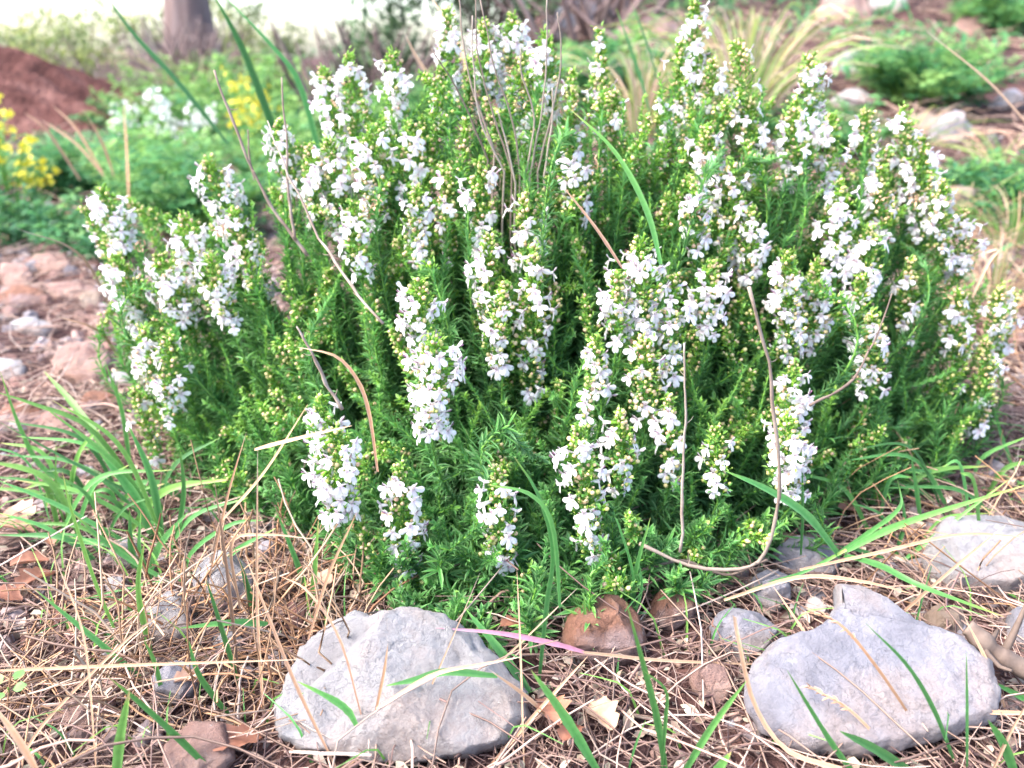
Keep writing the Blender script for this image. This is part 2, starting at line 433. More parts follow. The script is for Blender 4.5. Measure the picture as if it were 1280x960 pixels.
# ------------------------------------------------------------------ ground: one sheet out to the horizon
def grid_axis(lo, hi, mid, step, grow):
    a = [mid]; s = step
    while a[-1] < hi:
        a.append(a[-1] + s); s *= grow
    b = [mid]; s = step
    while b[-1] > lo:
        b.append(b[-1] - s); s *= grow
    return np.array(sorted(set(a + b)))
gx = grid_axis(-150, 150, 0, 0.012, 1.035)
gy = grid_axis(-40, 260, 0.75, 0.012, 1.035)
g = Geo()
V = [(x, y, terrain(x, y)) for y in gy for x in gx]
nx = len(gx); idx = np.arange((len(gy) - 1) * nx).reshape(-1, nx)[:, :-1].ravel()
T = np.concatenate([np.stack([idx, idx + 1, idx + nx + 1], 1), np.stack([idx, idx + nx + 1, idx + nx], 1)])
g.add(V, T, (0, 0, 0))
tag(g.build('ground', 'earth'), kind='structure')

# ------------------------------------------------------------------ stones
def stone(name, outline, mat, Y=None, tilt=35, thick=0.05, label=None, seed=1, res=(90, 40), rough=1.0, lift=0.0, facets=5, flat=0.45, blend=2.0):
    """a stone whose silhouette in its own plane follows the outline; the plane is tilted back from the ground by tilt degrees"""
    O = np.array(outline, float)
    c = O.mean(0)
    low = O[:, 1].max()
    if Y is None:
        C = ground(c[0], c[1] * 0.55 + low * 0.45)
        Y = C[1]
    C = at(c[0], c[1], Y)
    C[2] += lift
    t = math.radians(tilt)
    N = np.array([0, -math.sin(t), math.cos(t)]); U = np.array([1.0, 0, 0]); W = np.cross(N, U)
    def onplane(px, py):
        d = ray(px, py); o = np.array([0, 0, H])
        k = np.dot(C - o, N) / np.dot(d, N)
        q = o + d * k - C
        return np.dot(q, U), np.dot(q, W)
    Q = np.array([onplane(*p) for p in outline])
    Q = np.concatenate([Q, Q[:1]]); uu = np.linspace(0, len(Q) - 1, 200)      # straight, slightly ragged edges
    Q = 0.88 * np.stack([np.interp(uu, np.arange(len(Q)), Q[:, k]) for k in (0, 1)], 1) + 0.12 * smooth_line(Q, 200)
    Q *= 1 + 0.035 * np.array([noise.fractal(Vector((q[0] * 90, q[1] * 90, seed)), 1, 2, 4) for q in Q])[:, None]
    th = np.arctan2(Q[:, 1], Q[:, 0]); rr = np.hypot(Q[:, 0], Q[:, 1])
    o_ = np.argsort(th); th, rr = th[o_], rr[o_]
    th = np.concatenate([th - 2 * math.pi, th, th + 2 * math.pi]); rr = np.tile(rr, 3)
    na, nb = res
    R = np.interp(np.linspace(-math.pi, math.pi, na, endpoint=False), th, rr)
    rs = random.Random(seed)
    mean = rr.mean()
    V, T = [], []
    A = np.linspace(-math.pi, math.pi, na, endpoint=False)
    planes = []
    for k in range(facets * 3):
        a = rs.uniform(-math.pi, math.pi); e = rs.uniform(0.15, 1.45)
        planes.append((np.array([math.cos(a) * math.cos(e), math.sin(a) * math.cos(e), math.sin(e)]), rs.uniform(0.62, 0.95)))
    off = Vector((seed * 3.1, seed * 1.7, seed * 0.9))
    for j in range(nb + 1):
        ph = -math.pi / 2 + math.pi * j / nb
        cr = abs(math.cos(ph)); sz = math.copysign((1 - min(1.0, cr) ** (1.1 / flat)) ** 0.6, math.sin(ph))
        for i in range(na):
            Re = mean + (R[i] - mean) * cr ** blend
            p = np.array([math.cos(A[i]) * Re * cr, math.sin(A[i]) * Re * cr, sz * thick])
            s = np.array([p[0] / mean, p[1] / mean, p[2] / thick])
            for n_, d_ in planes:
                e = np.dot(s, n_) - d_
                if e > 0: s = s - n_ * e * (1.0 if cr < 0.9 else 0.35)
            p = np.array([s[0] * mean, s[1] * mean, s[2] * thick])
            v = Vector(p) * (1 / 0.05) + off
            dn = noise.fractal(v * 0.5, 0.9, 2.2, 5) * 0.0028 + noise.fractal(v * 3.6, 0.6, 2.2, 4) * 0.0014
            rd = abs(noise.noise(v * 1.1 + Vector((9, 2, 4)))); dn -= max(0, 0.05 - rd) * 0.03
            q = nrm(np.array([s[0], s[1], s[2] * 1.6]))
            p = p + q * dn * rough * min(1.0, mean / 0.05)
            V.append(C + U * p[0] + W * p[1] + N * p[2])
    for j in range(nb):
        for i in range(na):
            k = (i + 1) % na
            a, b, c_, d = j * na + i, j * na + k, (j + 1) * na + k, (j + 1) * na + i
            if j > 0: T.append((a, b, c_))
            if j < nb - 1: T.append((a, c_, d))
    g = Geo(); g.add(V, T, (0, 0, 0))
    o = g.build(name, mat, loc=C)
    if label: tag(o, label, 'rock')
    return o
def blob(cx, cy, rx, ry, n=9, seed=0, j=0.18):
    r = random.Random(seed * 3 + 1)
    return [(cx + rx * math.cos(a) * (1 + r.uniform(-j, j)), cy + ry * math.sin(a) * (1 + r.uniform(-j, j))) for a in [2 * math.pi * k / n for k in range(n)]]

stone('boulder', [(340, 880), (352, 840), (366, 792), (402, 768), (434, 752), (466, 768), (505, 760), (556, 768), (592, 790), (626, 826), (660, 868), (664, 902), (640, 930), (592, 952), (520, 955), (450, 948), (385, 940), (350, 922)],
      'limestone', tilt=42, thick=0.06, label='big pale grey rock at the foot of the left half of the shrub', seed=3, res=(170, 80), facets=5, flat=0.32, lift=-0.010)
stone('slab_stone', [(1040, 722), (1075, 720), (1110, 744), (1142, 778), (1200, 802), (1238, 832), (1252, 868), (1245, 902), (1165, 925), (1080, 944), (1003, 938), (950, 914), (922, 880), (934, 832), (964, 806), (1006, 797), (1034, 778), (1048, 750)],
      'limestone_blue', tilt=20, thick=0.022, label='wide bluish grey slab with a narrow neck at the lower right', seed=8, res=(170, 80), facets=1, flat=0.16, blend=0.6, rough=1.0, lift=-0.006)
stone('stone', [(886, 778), (905, 764), (950, 768), (974, 788), (960, 812), (930, 828), (895, 815)], 'limestone_blue', tilt=25, thick=0.03,
      label='small bluish grey stone left of the narrow neck of the slab', seed=12)
stone('stone', [(1150, 690), (1170, 662), (1215, 650), (1250, 646), (1300, 668), (1310, 730), (1250, 742), (1195, 735), (1160, 720)], 'limestone', tilt=18, thick=0.035,
      label='flat pale stone at the right edge behind the bent green blades', seed=15, facets=2, flat=.25)
stone('stone', [(1154, 768), (1170, 756), (1200, 760), (1211, 782), (1204, 802), (1176, 800), (1158, 790)], 'tan_stone', tilt=30, thick=0.022,
      label='little sandy tan stone just behind the slab at the lower right', seed=18)
stone('stone', [(700, 800), (708, 770), (738, 748), (780, 742), (803, 762), (808, 800), (792, 830), (750, 842), (716, 832)], 'rust_stone', tilt=40, thick=0.035,
      label='rust red stone half hidden under the shrub between the two big grey rocks', seed=21)
stone('stone', [(806, 762), (818, 738), (850, 734), (872, 752), (866, 778), (838, 792), (812, 784)], 'rust_stone', tilt=35, thick=0.03,
      label='grey stone with rusty patches right of the rust red one', seed=24)
stone('stone', [(858, 840), (880, 826), (908, 836), (918, 866), (900, 886), (872, 876)], 'pink_stone', tilt=35, thick=0.022,
      label='cracked pale pinkish stone lying against the left side of the slab', seed=27)
stone('stone', [(965, 690), (985, 676), (1040, 676), (1055, 700), (1040, 722), (1000, 728), (968, 716)], 'limestone_blue', tilt=20, thick=0.028,
      label='shaded blue grey stone behind the neck of the slab, under the curved dead twig', seed=30)
stone('stone', [(935, 726), (960, 712), (985, 722), (988, 750), (968, 768), (940, 758)], 'limestone_blue', tilt=20, thick=0.02,
      label='dark blue stone in the hollow left of the slab neck', seed=32)
stone('stone', [(1262, 762), (1285, 756), (1310, 770), (1315, 812), (1290, 818), (1262, 800)], 'limestone_blue', tilt=20, thick=0.03,
      label='grey stone cut by the right edge beside the brown root', seed=34)
stone('stone', [(178, 772), (195, 742), (222, 738), (240, 762), (246, 800), (220, 812), (185, 800)], 'limestone', tilt=30, thick=0.03,
      label='grey stone showing through the upright straw, left of the big rock', seed=36)
stone('stone', [(238, 716), (262, 690), (300, 696), (322, 722), (318, 760), (286, 776), (250, 760)], 'limestone', tilt=30, thick=0.035,
      label='grey stone behind the upright straw below the shrub\'s left side', seed=38)
stone('stone', [(190, 852), (214, 826), (250, 832), (252, 866), (222, 884), (198, 876)], 'limestone_blue', tilt=28, thick=0.025,
      label='dark grey stone deep in the straw at the lower left', seed=40)
stone('stone', [(60, 884), (90, 872), (140, 872), (150, 896), (110, 912), (70, 906)], 'pink_stone', tilt=15, thick=0.018,
      label='flat pinkish stone buried in straw near the bottom left corner', seed=41)
stone('stone', [(262, 796), (288, 786), (308, 802), (300, 826), (272, 828)], 'limestone', tilt=28, thick=0.02,
      label='small grey stone between the upright straw and the big rock', seed=43)
stone('stone', [(200, 930), (240, 900), (285, 905), (295, 950), (260, 985), (210, 980)], 'pink_stone', tilt=20, thick=0.02,
      label='pale lilac stone cut by the bottom edge left of the big rock', seed=45)
stone('stone', [(0, 690), (-14, 676), (4, 662), (34, 664), (32, 682), (16, 690)], 'pink_stone', tilt=15, thick=0.015,
      label='flat pink stone at the left edge below the grass clump', seed=46)
stone('stone', [(128, 690), (150, 676), (176, 684), (178, 706), (150, 714)], 'limestone', tilt=20, thick=0.02,
      label='grey stone just below the roots of the left grass clump', seed=47)
stone('stone', [(128, 726), (146, 720), (168, 728), (162, 742), (136, 744)], 'limestone', tilt=15, thick=0.012,
      label='small flat grey stone left of the upright straw', seed=48)
# stones on the slope at the left, out of focus
for k, (cx, cy, rx, ry, m, lb) in enumerate([
    (88, 362, 34, 14, 'pink_stone', 'orange pink stone near the left tip of the shrub'),
    (30, 372, 30, 13, 'rust_stone', 'reddish stone at the left edge under the yellow flowers'),
    (62, 330, 26, 13, 'pink_stone', 'pinkish stone below the dark green herbs at the left'),
    (20, 345, 24, 12, 'pink_stone', 'salmon stone beside the reddish one at the left edge'),
    (96, 452, 34, 22, 'pink_stone', 'pale pinkish stone in the middle of the bare ground left of the shrub'),
    (40, 410, 22, 9, 'limestone', 'flat light stone on the bare ground at the left'),
    (28, 520, 30, 17, 'rust_stone', 'red brown stone behind the left grass clump'),
    (118, 506, 28, 16, 'rust_stone', 'rust coloured stone close to the lower left foliage of the shrub'),
    (66, 535, 20, 12, 'pink_stone', 'small pink stone among the left grass blades'),
    (12, 462, 22, 12, 'limestone', 'light grey stone at the left edge'),
    (134, 404, 18, 9, 'pink_stone', 'small pink stone touching the left foliage'),
    (112, 378, 13, 12, 'tan_stone', 'small cream stone beside the left flower heads'),
    (150, 475, 15, 9, 'limestone', 'grey pebble under the left edge of the shrub')]):
    stone('stone', blob(cx, cy, rx * 1.2, ry * 1.0, n=6, seed=60 + k, j=.38), m, tilt=12, thick=0.014 + 0.006 * (k % 3), label=lb, seed=60 + k, res=(48, 24), facets=5, flat=.22, rough=2.2)
# rocks behind the shrub
for k, (cx, cy, rx, ry, m, lb) in enumerate([
    (725, 30, 62, 24, 'limestone_blue', 'big blurred grey rock behind the top of the shrub'),
    (815, 42, 48, 17, 'pink_stone', 'blurred orange pink rock right of the big grey one behind the shrub'),
    (1055, 18, 38, 22, 'pink_stone', 'blurred salmon rock at the top edge on the right'),
    (1070, 82, 38, 16, 'limestone_blue', 'blurred bluish rock behind the right flower spikes'),
    (1065, 128, 28, 13, 'limestone', 'blurred pale grey rock above the right flower heads'),
    (1186, 168, 28, 22, 'limestone_blue', 'lilac grey rock with ridged top, right of the shrub'),
    (1155, 158, 20, 14, 'tan_stone', 'cream rock beside the lilac grey one'),
    (1258, 132, 26, 10, 'limestone_blue', 'flat grey rock on the red soil at the right edge'),
    (1212, 36, 26, 14, 'pink_stone', 'blurred orange rock among the herbs at the top right'),
    (1110, 4, 26, 16, 'limestone', 'blurred whitish rock at the top edge on the right'),
    (1238, 98, 30, 14, 'rust_stone', 'red brown clod on the soil at the upper right'),
    (1185, 258, 26, 17, 'tan_stone', 'blurred tan rock just right of the shrub')]):
    stone('rock', blob(cx, cy, rx, ry, seed=80 + k), m, tilt=45, thick=0.06 + 0.02 * (k % 3), label=lb, seed=80 + k, res=(48, 24), facets=6, flat=.35, rough=1.5)

# ------------------------------------------------------------------ the shrub
ROOT = np.array([0.02, 0.83, 0.0])
shrub = empty('flowering_shrub', ROOT)
tag(shrub, 'dense green savory shrub covered in small white flowers, filling the middle of the picture', 'shrub')
def surf(px, py):
    return 0.56 + (750 - py) / 650 * 0.36 + 0.17 * ((px - 680) / 560) ** 2

flowers = []      # (pos, out, scale, stem index, variant)
leaf_pool = []    # leaves of the filler shoots: (template, M, P, S, tint)
stems = []

def stem_curve(base, bot, tip, n):
    d = tip - bot
    L = np.linalg.norm(bot - base)
    up = nrm(nrm(d) * 0.7 + np.array([0, 0, 0.5]))
    c1 = base + (bot - base) * np.array([0.35, 0.35, 0.0]) + np.array([0, 0, 0.30 * L]) * 0.6
    c2 = bot - up * 0.35 * L
    t = np.linspace(0, 1, n)[:, None]
    return (1 - t) ** 3 * base + 3 * (1 - t) ** 2 * t * c1 + 3 * (1 - t) * t * t * c2 + t ** 3 * bot
def resample(P, step):
    s = np.concatenate([[0], np.cumsum(np.linalg.norm(np.diff(P, axis=0), axis=1))])
    m = max(3, int(s[-1] / step))
    u = np.linspace(0, s[-1], m)
    Q = np.stack([np.interp(u, s, P[:, k]) for k in range(3)], 1)
    return Q, nrm(np.gradient(Q, axis=0)), u / s[-1]
def leaves_on(P, T, f, per, length, young, spread=(0.7, 1.15), minz=0.004):
    """leaves around a stem: P, T nodes; per leaves to a node; returns one batch"""
    n = len(P)
    PP = np.repeat(P, per, 0) + rng.normal(0, 0.0008, (n * per, 3)); TT = np.repeat(T, per, 0)
    k = np.tile(np.arange(per), n); node = np.repeat(np.arange(n), per)
    phi = k * (2 * math.pi / per) + node * 1.4 + rng.normal(0, 0.35, n * per)
    ref = np.where(np.abs(TT[:, 2:3]) > 0.95, np.array([[1.0, 0, 0]]), np.array([[0, 0, 1.0]]))
    X = nrm(np.cross(TT, ref)); Z = np.cross(X, TT)
    R = X * np.cos(phi)[:, None] + Z * np.sin(phi)[:, None]
    a = rng.uniform(*spread, n * per)[:, None]
    D = nrm(TT * np.cos(a) + R * np.sin(a))
    M = basis(D, TT - R * 0.3)
    S = np.repeat(length, per) * rng.uniform(0.65, 1.2, n * per)
    tx = np.clip(np.repeat(young, per) + rng.normal(0, 0.10, n * per), 0, 1)
    ok = PP[:, 2] + D[:, 2] * S > minz
    return M[ok], PP[ok], S[ok], tx[ok], D[ok], R[ok]

def shoot(base, bot, tip, kind, infl_buds, geo_leaf, geo_bud, geo_stem, wide=0.012, leaf_len=0.017, dens=1.0, fresh=1.0):
    """one shoot: leafy stem from base to bot, then its head (flowering or leafy) up to tip"""
    low = stem_curve(base, bot, tip, 18)
    head = smooth_line([bot, bot + (tip - bot) * 0.5 + rng.normal(0, 0.003, 3), tip], 8)
    full = np.concatenate([low[:-1], head])
    Q, T, u = resample(full, 0.006)
    tube(geo_stem, Q[::3], np.linspace(0.0018, 0.0007, len(Q[::3])), 4, np.stack([np.clip(u[::3] * 1.3 - 0.2, 0, 1), u[::3] * 0, u[::3] * 0 + 0.5], 1), 0, cap=False)
    # leafy part
    low = low + np.array([noise.noise_vector(Vector(p) * 14) for p in low]) * 0.008 * np.linspace(0, 1, 18)[:, None] * np.linspace(1, 0, 18)[:, None] * 4
    Q, T, u = resample(low, 0.0066)
    keep = u > 0.18
    Q, T, u = Q[keep], T[keep], u[keep]
    if len(Q) > 2:
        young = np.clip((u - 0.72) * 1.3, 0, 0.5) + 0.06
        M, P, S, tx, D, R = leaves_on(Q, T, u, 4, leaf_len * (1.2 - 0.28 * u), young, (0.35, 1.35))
        for k in range(4):
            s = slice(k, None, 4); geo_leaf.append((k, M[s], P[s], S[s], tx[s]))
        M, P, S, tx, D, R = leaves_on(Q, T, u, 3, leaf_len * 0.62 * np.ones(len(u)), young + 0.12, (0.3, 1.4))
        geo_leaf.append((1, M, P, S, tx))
    # head
    Q, T, u = resample(head, 0.0055)
    if kind == 'leafy':
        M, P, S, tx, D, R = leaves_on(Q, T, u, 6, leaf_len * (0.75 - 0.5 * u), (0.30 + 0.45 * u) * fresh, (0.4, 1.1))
        geo_leaf.append((0, M, P, S, tx))
        M, P, S, tx, D, R = leaves_on(Q, T, u, 4, leaf_len * 0.35 * np.ones(len(u)), (0.5 + 0.4 * u) * fresh, (0.3, 1.0))
        geo_leaf.append((4, M, P, S, tx))
    else:
        M, P, S, tx, D, R = leaves_on(Q, T, u, 4, leaf_len * (0.55 - 0.3 * u), 0.45 + 0.4 * u, (0.6, 1.3))
        geo_leaf.append((4, M, P, S, tx))
        prof = wide * (0.25 + 0.75 * np.sin(np.clip((1 - u) * 1.25, 0, 1) * math.pi / 2))
        per = max(3, int(7 * dens * min(1.6, max(0.6, wide / 0.012))))
        M, P, S, tx, D, R = leaves_on(Q, T, u, per, 0.0045 * np.ones(len(u)), 0.6 + 0.3 * u, (0.5, 1.2))
        # push them out along short branchlets
        n = len(P)
        rad = np.interp(np.linspace(0, 1, n), u, prof) * np.sqrt(rng.random(n))
        P2 = P + D * rad[:, None] + np.array([0, 0, 1]) * (rad * 0.4)[:, None]
        bud = rng.random(n) < infl_buds
        S2 = rng.uniform(0.0026, 0.0042, n)
        geo_bud.many(CALYX, M[~bud], P2[~bud], S2[~bud] * 1.0, tx=None)
        geo_bud.many(BUD, M[bud], P2[bud], rng.uniform(0.0028, 0.0050, bud.sum()), tx=rng.random(bud.sum()) * 0.9)
        P3 = P2 + rng.normal(0, 0.0022, P2.shape)
        M3 = basis(nrm(D + rng.normal(0, 0.45, D.shape)), np.array([0, 0, 1.0]) + rng.normal(0, 0.3, D.shape))
        geo_leaf.append((5, M3, P3, rng.uniform(0.004, 0.0078, n), np.clip(tx + 0.02, 0, 1)))
        P4 = P + D * (rad * rng.random(n))[:, None]
        M4 = basis(nrm(D + rng.normal(0, 0.5, D.shape)), np.array([0, 0, 1.0]) + rng.normal(0, 0.3, D.shape))
        geo_leaf.append((4, M4, P4, rng.uniform(0.005, 0.009, n), np.clip(tx - 0.2, 0, 1)))
    return full

# heads with flowers: tip x, tip y, bottom x, bottom y, width px, flowers, bud share, depth offset
HEADS = [
 (128, 240, 160, 318, 52, 15, .25, 0), (105, 262, 148, 350, 30, 3, .4, .03),
 (262, 205, 292, 285, 62, 18, .3, .02), (232, 275, 262, 375, 62, 17, .3, 0), (292, 268, 330, 372, 60, 17, .3, 0),
 (148, 325, 178, 420, 56, 15, .35, .0), (200, 325, 232, 412, 60, 17, .3, -.02), (262, 325, 290, 410, 56, 15, .3, -.03),
 (180, 415, 205, 500, 56, 9, .5, -.02), (212, 425, 215, 530, 50, 9, .5, -.03), (168, 490, 200, 580, 40, 2, .5, 0),
 (350, 158, 366, 245, 50, 12, .3, .03), (388, 185, 398, 285, 46, 9, .35, .0),
 (405, 92, 420, 200, 46, 11, .3, .05), (436, 76, 446, 190, 54, 14, .3, .04), (490, 72, 498, 170, 54, 13, .3, .04),
 (412, 180, 426, 300, 56, 13, .35, .0), (462, 165, 468, 285, 60, 14, .35, -.01), (512, 160, 520, 290, 56, 12, .35, .01), (440, 260, 452, 350, 50, 9, .4, -.03), (520, 240, 524, 330, 48, 8, .4, -.02),
 (560, 18, 564, 120, 44, 11, .35, .08), (552, 90, 560, 190, 48, 9, .35, .05),
 (605, 34, 610, 140, 52, 12, .35, .06), (640, 26, 640, 140, 56, 15, .35, .07), (682, 48, 684, 150, 52, 12, .35, .06), (660, 95, 660, 200, 50, 6, .4, .03),
 (748, 42, 756, 200, 34, 5, .6, .04), (716, 92, 722, 200, 40, 3, .5, .05), (768, 120, 764, 220, 44, 4, .5, .03),
 (712, 182, 722, 280, 56, 9, .45, .0), (598, 205, 602, 320, 52, 9, .5, -.02), (655, 250, 660, 345, 58, 8, .5, -.02), (560, 215, 566, 330, 44, 3, .5, .0),
 (612, 300, 616, 425, 58, 9, .5, -.02), (668, 315, 664, 500, 62, 15, .45, -.03), (630, 360, 628, 470, 56, 9, .4, -.02),
 (524, 358, 536, 455, 62, 17, .3, -.06), (542, 430, 540, 545, 76, 27, .3, -.07),
 (402, 500, 412, 585, 50, 10, .4, -.07), (420, 545, 422, 650, 78, 24, .35, -.08), (500, 586, 512, 728, 62, 17, .5, -.04),
 (620, 592, 628, 715, 54, 12, .5, -.03), (722, 540, 738, 700, 66, 19, .45, -.05), (776, 520, 772, 620, 52, 7, .55, -.02), (745, 428, 752, 500, 46, 7, .5, -.02),
 (800, 308, 800, 420, 84, 22, .4, -.05), (842, 350, 838, 475, 50, 11, .4, -.04), (768, 350, 770, 430, 44, 8, .4, -.04), (806, 430, 806, 535, 66, 6, .75, -.03),
 (836, 500, 835, 610, 44, 6, .6, -.02), (888, 335, 886, 420, 60, 11, .5, -.02), (895, 540, 898, 620, 52, 5, .5, -.02), (735, 480, 735, 540, 30, 2, .6, -.02),
 (868, 2, 872, 130, 42, 12, .4, .05), (850, 60, 852, 180, 44, 9, .4, .05), (890, 82, 890, 200, 46, 9, .4, .04), (826, 120, 830, 220, 40, 5, .45, .04),
 (922, 60, 932, 170, 60, 5, .55, .04), (936, 130, 940, 240, 48, 9, .4, .02), (882, 165, 884, 265, 56, 13, .4, .0), (868, 230, 872, 320, 44, 8, .4, -.02), (915, 210, 912, 340, 52, 13, .4, -.01), (940, 265, 938, 355, 44, 10, .4, -.01),
 (1012, 76, 1012, 150, 52, 9, .45, .03), (992, 135, 994, 240, 56, 12, .4, .01), (1040, 150, 1036, 250, 52, 9, .45, .02), (1082, 145, 1078, 215, 52, 7, .45, .03),
 (1128, 142, 1136, 230, 50, 9, .45, .02), (1152, 180, 1150, 300, 60, 16, .4, .01), (1100, 215, 1104, 300, 50, 9, .45, .0), (1178, 235, 1172, 330, 54, 10, .4, .0), (1204, 270, 1200, 350, 52, 11, .4, .02),
 (1050, 235, 1046, 345, 62, 14, .4, -.02), (1086, 290, 1080, 380, 54, 11, .4, -.02), (985, 320, 985, 450, 60, 16, .4, -.03), (1022, 330, 1018, 440, 50, 11, .4, -.02), (1075, 350, 1072, 430, 44, 5, .5, -.02), (1090, 400, 1088, 495, 60, 10, .55, -.03),
 (1196, 370, 1192, 450, 48, 6, .5, .0), (1250, 362, 1232, 450, 48, 7, .6, .0), (1268, 372, 1250, 440, 40, 6, .6, .02), (1232, 430, 1215, 545, 54, 8, .6, .0),
 (992, 462, 992, 560, 52, 14, .4, -.04), (985, 530, 988, 625, 72, 18, .4, -.05), (1138, 330, 1134, 440, 44, 3, .6, .0),
]
STEMCOL = (0.7, 0, 0.5)
for i, (tx_, ty_, bx_, by_, wpx, nf, bs, dy) in enumerate(HEADS):
    Y = surf(tx_, ty_) + dy
    tip = at(tx_, ty_, Y); bot = at(bx_, by_, Y - 0.012)
    wide = wpx / 2 * mpp(tip)
    # leafy shoot tip above the flowers is short; stems start near the root stock
    gtip = np.array([tip[0], tip[1], 0.0])
    a = rng.uniform(0, 2 * math.pi); base = ROOT + (gtip - ROOT) * 0.42 + np.array([math.cos(a), math.sin(a), 0]) * 0.03
    base[2] = terrain(base[0], base[1]) - 0.004
    if bot[2] < 0.10: base[:2] = ROOT[:2] * 0.25 + bot[:2] * 0.75 + np.array([0, 0.04])
    gl, gb, gs = [], Geo(), Geo()
    full = shoot(base, bot, tip, 'head', bs, gl, gb, gs, wide=wide * 0.8, dens=0.9)
    stems.append((gl, gb, gs, tip))
    axis = tip - bot; L = np.linalg.norm(axis)
    nf = int(round(nf * 1.85))
    # flowers stand in tiers round the head
    for k in range(nf):
        t = (k + rng.random()) / nf * 0.93
        t = 0.97 - t
        phi = rng.uniform(-2.1, 2.1)
        rad = wide * rng.uniform(0.45, 1.0) * (0.65 + 0.35 * math.sin(math.pi * min(1, (1 - t) * 1.4 + 0.1)))
        out = np.array([math.sin(phi), -math.cos(phi), 0.0])
        pos = bot + axis * t + out * rad
        d = nrm(out + np.array([0, -0.25, rng.uniform(-0.25, 0.30)]) + rng.normal(0, 0.18, 3))
        flowers.append((pos, d, 0.0200 * rng.uniform(0.75, 1.12), i, rng.integers(0, 6)))

# shoots without flowers fill the body of the shrub
OUT = [(112, 285), (165, 250), (225, 262), (300, 255), (345, 200), (400, 140), (430, 95), (505, 110), (560, 70), (640, 60), (700, 90), (750, 80), (800, 130), (850, 60), (930, 75), (1000, 110), (1060, 165), (1150, 165), (1200, 290), (1262, 395), (1262, 480), (1200, 540), (1120, 590), (1010, 640), (930, 700), (800, 730), (700, 758), (560, 768), (470, 745), (385, 660), (290, 610), (190, 545), (150, 440), (125, 350)]
def inside(x, y, poly):
    c = False; j = len(poly) - 1
    for i in range(len(poly)):
        xi, yi = poly[i]; xj, yj = poly[j]
        if (yi > y) != (yj > y) and x < (xj - xi) * (y - yi) / (yj - yi) + xi: c = not c
        j = i
    return c
fill_leaf, fill_bud, fill_stem = [], Geo(), Geo()
cnt = 0
pts = []
while cnt < 1300:
    x, y = rng.uniform(105, 1270), (rng.uniform(60, 765) if cnt % 3 else rng.uniform(480, 770)) if cnt < 950 else rng.uniform(170, 600)
    if not inside(x, y, OUT): continue
    # keep them spread
    if any((x - a) ** 2 + (y - b) ** 2 < 20 ** 2 for a, b in pts): 
        if rng.random() < 0.9: continue
    pts.append((x, y)); cnt += 1
    Y = surf(x, y) + (0.01 + rng.random() ** 1.5 * 0.16 if cnt < 950 else rng.uniform(0.025, 0.08)) - (0.03 if y > 620 else 0)
    tip = at(x, y, Y)
    if tip[2] < 0.03: tip[2] = 0.03
    hl = rng.uniform(0.035, 0.095)
    bud = rng.random() < (0.42 if y < 430 else 0.15)
    lean = nrm(np.array([(tip[0] - ROOT[0]) * 0.8, (tip[1] - ROOT[1]) * 0.8, 0.6]) + rng.normal(0, 0.24, 3))
    bot = tip - lean * min(hl, max(0.02, tip[2] * 0.5))
    gtip = np.array([tip[0], tip[1], 0.0])
    base = ROOT + (gtip - ROOT) * rng.uniform(0.35, 0.7); base[2] = terrain(base[0], base[1]) - 0.004
    shoot(base, bot, tip, 'head' if bud else 'leafy', 0.35, fill_leaf, fill_bud, fill_stem, wide=rng.uniform(0.008, 0.013), leaf_len=rng.uniform(0.019, 0.026) * (1.1 if y > 480 else 0.9), fresh=rng.uniform(.35, .75) if y > 540 else rng.uniform(.5, 1.1))

ALL_LEAF = LEAF + BRACT
LM = ['savory_leaf']
for i, (gl, gb, gs, tip) in enumerate(stems):
    st = gs.build('flowering_stem', ['savory_stem'], shrub, loc=tip)
    g = Geo()
    for (k, M, P, S, tx) in gl: g.many(ALL_LEAF[k], M, P, S, tx=tx)
    tag(g.build('leaves', LM, st), kind='stuff')
    tag(gb.build('buds', ['bud', 'savory_leaf'], st), kind='stuff')
    stems[i] = st
# leaves nearest the lens are parts of their own, the others one part
M = np.concatenate([q[1] for q in fill_leaf]); P = np.concatenate([q[2] for q in fill_leaf]); S = np.concatenate([q[3] for q in fill_leaf])
tx = np.concatenate([q[4] for q in fill_leaf]); K = np.concatenate([np.full(len(q[2]), q[0]) for q in fill_leaf])
size = S / depth_of(P) * np.abs(M[:, 2, 1] * 0 + np.linalg.norm(M[:, [0, 2], 1], axis=1))
mid = P + M[:, :, 1] * S[:, None] * 0.5
u_ = mid[:, 0] / depth_of(mid) * F + 640; v_ = 480 - ((mid[:, 2] - H) * cp + mid[:, 1] * sp) / depth_of(mid) * F
cell = (u_ // 7).astype(int) * 2000 + (v_ // 7).astype(int)
order = np.argsort(depth_of(mid)); _, first = np.unique(cell[order], return_index=True); front = np.zeros(len(P), bool); front[order[first]] = True
score = np.where(front & (u_ > 0) & (u_ < 1280) & (v_ < 955), size, 0)
top = np.argsort(-score)[:300]
single = np.zeros(len(P), bool); single[top] = True
g = Geo()
for k in range(6):
    s = (K == k) & ~single
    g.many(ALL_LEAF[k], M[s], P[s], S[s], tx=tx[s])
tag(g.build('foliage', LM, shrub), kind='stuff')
tag(fill_bud.build('side_buds', ['bud', 'savory_leaf'], shrub), kind='stuff')
tag(fill_stem.build('inner_stems', ['savory_stem'], shrub), kind='stuff')
from mathutils import Matrix
def data_for(tm, name, mats, tx, tz):
    g = Geo(); g.many(tm, np.eye(3)[None], np.zeros((1, 3)), np.ones(1), tx=np.array([tx]), tz=np.array([tz]))
    o = g.build(name, mats); me = o.data; bpy.data.objects.remove(o); return me
leafdata = {}
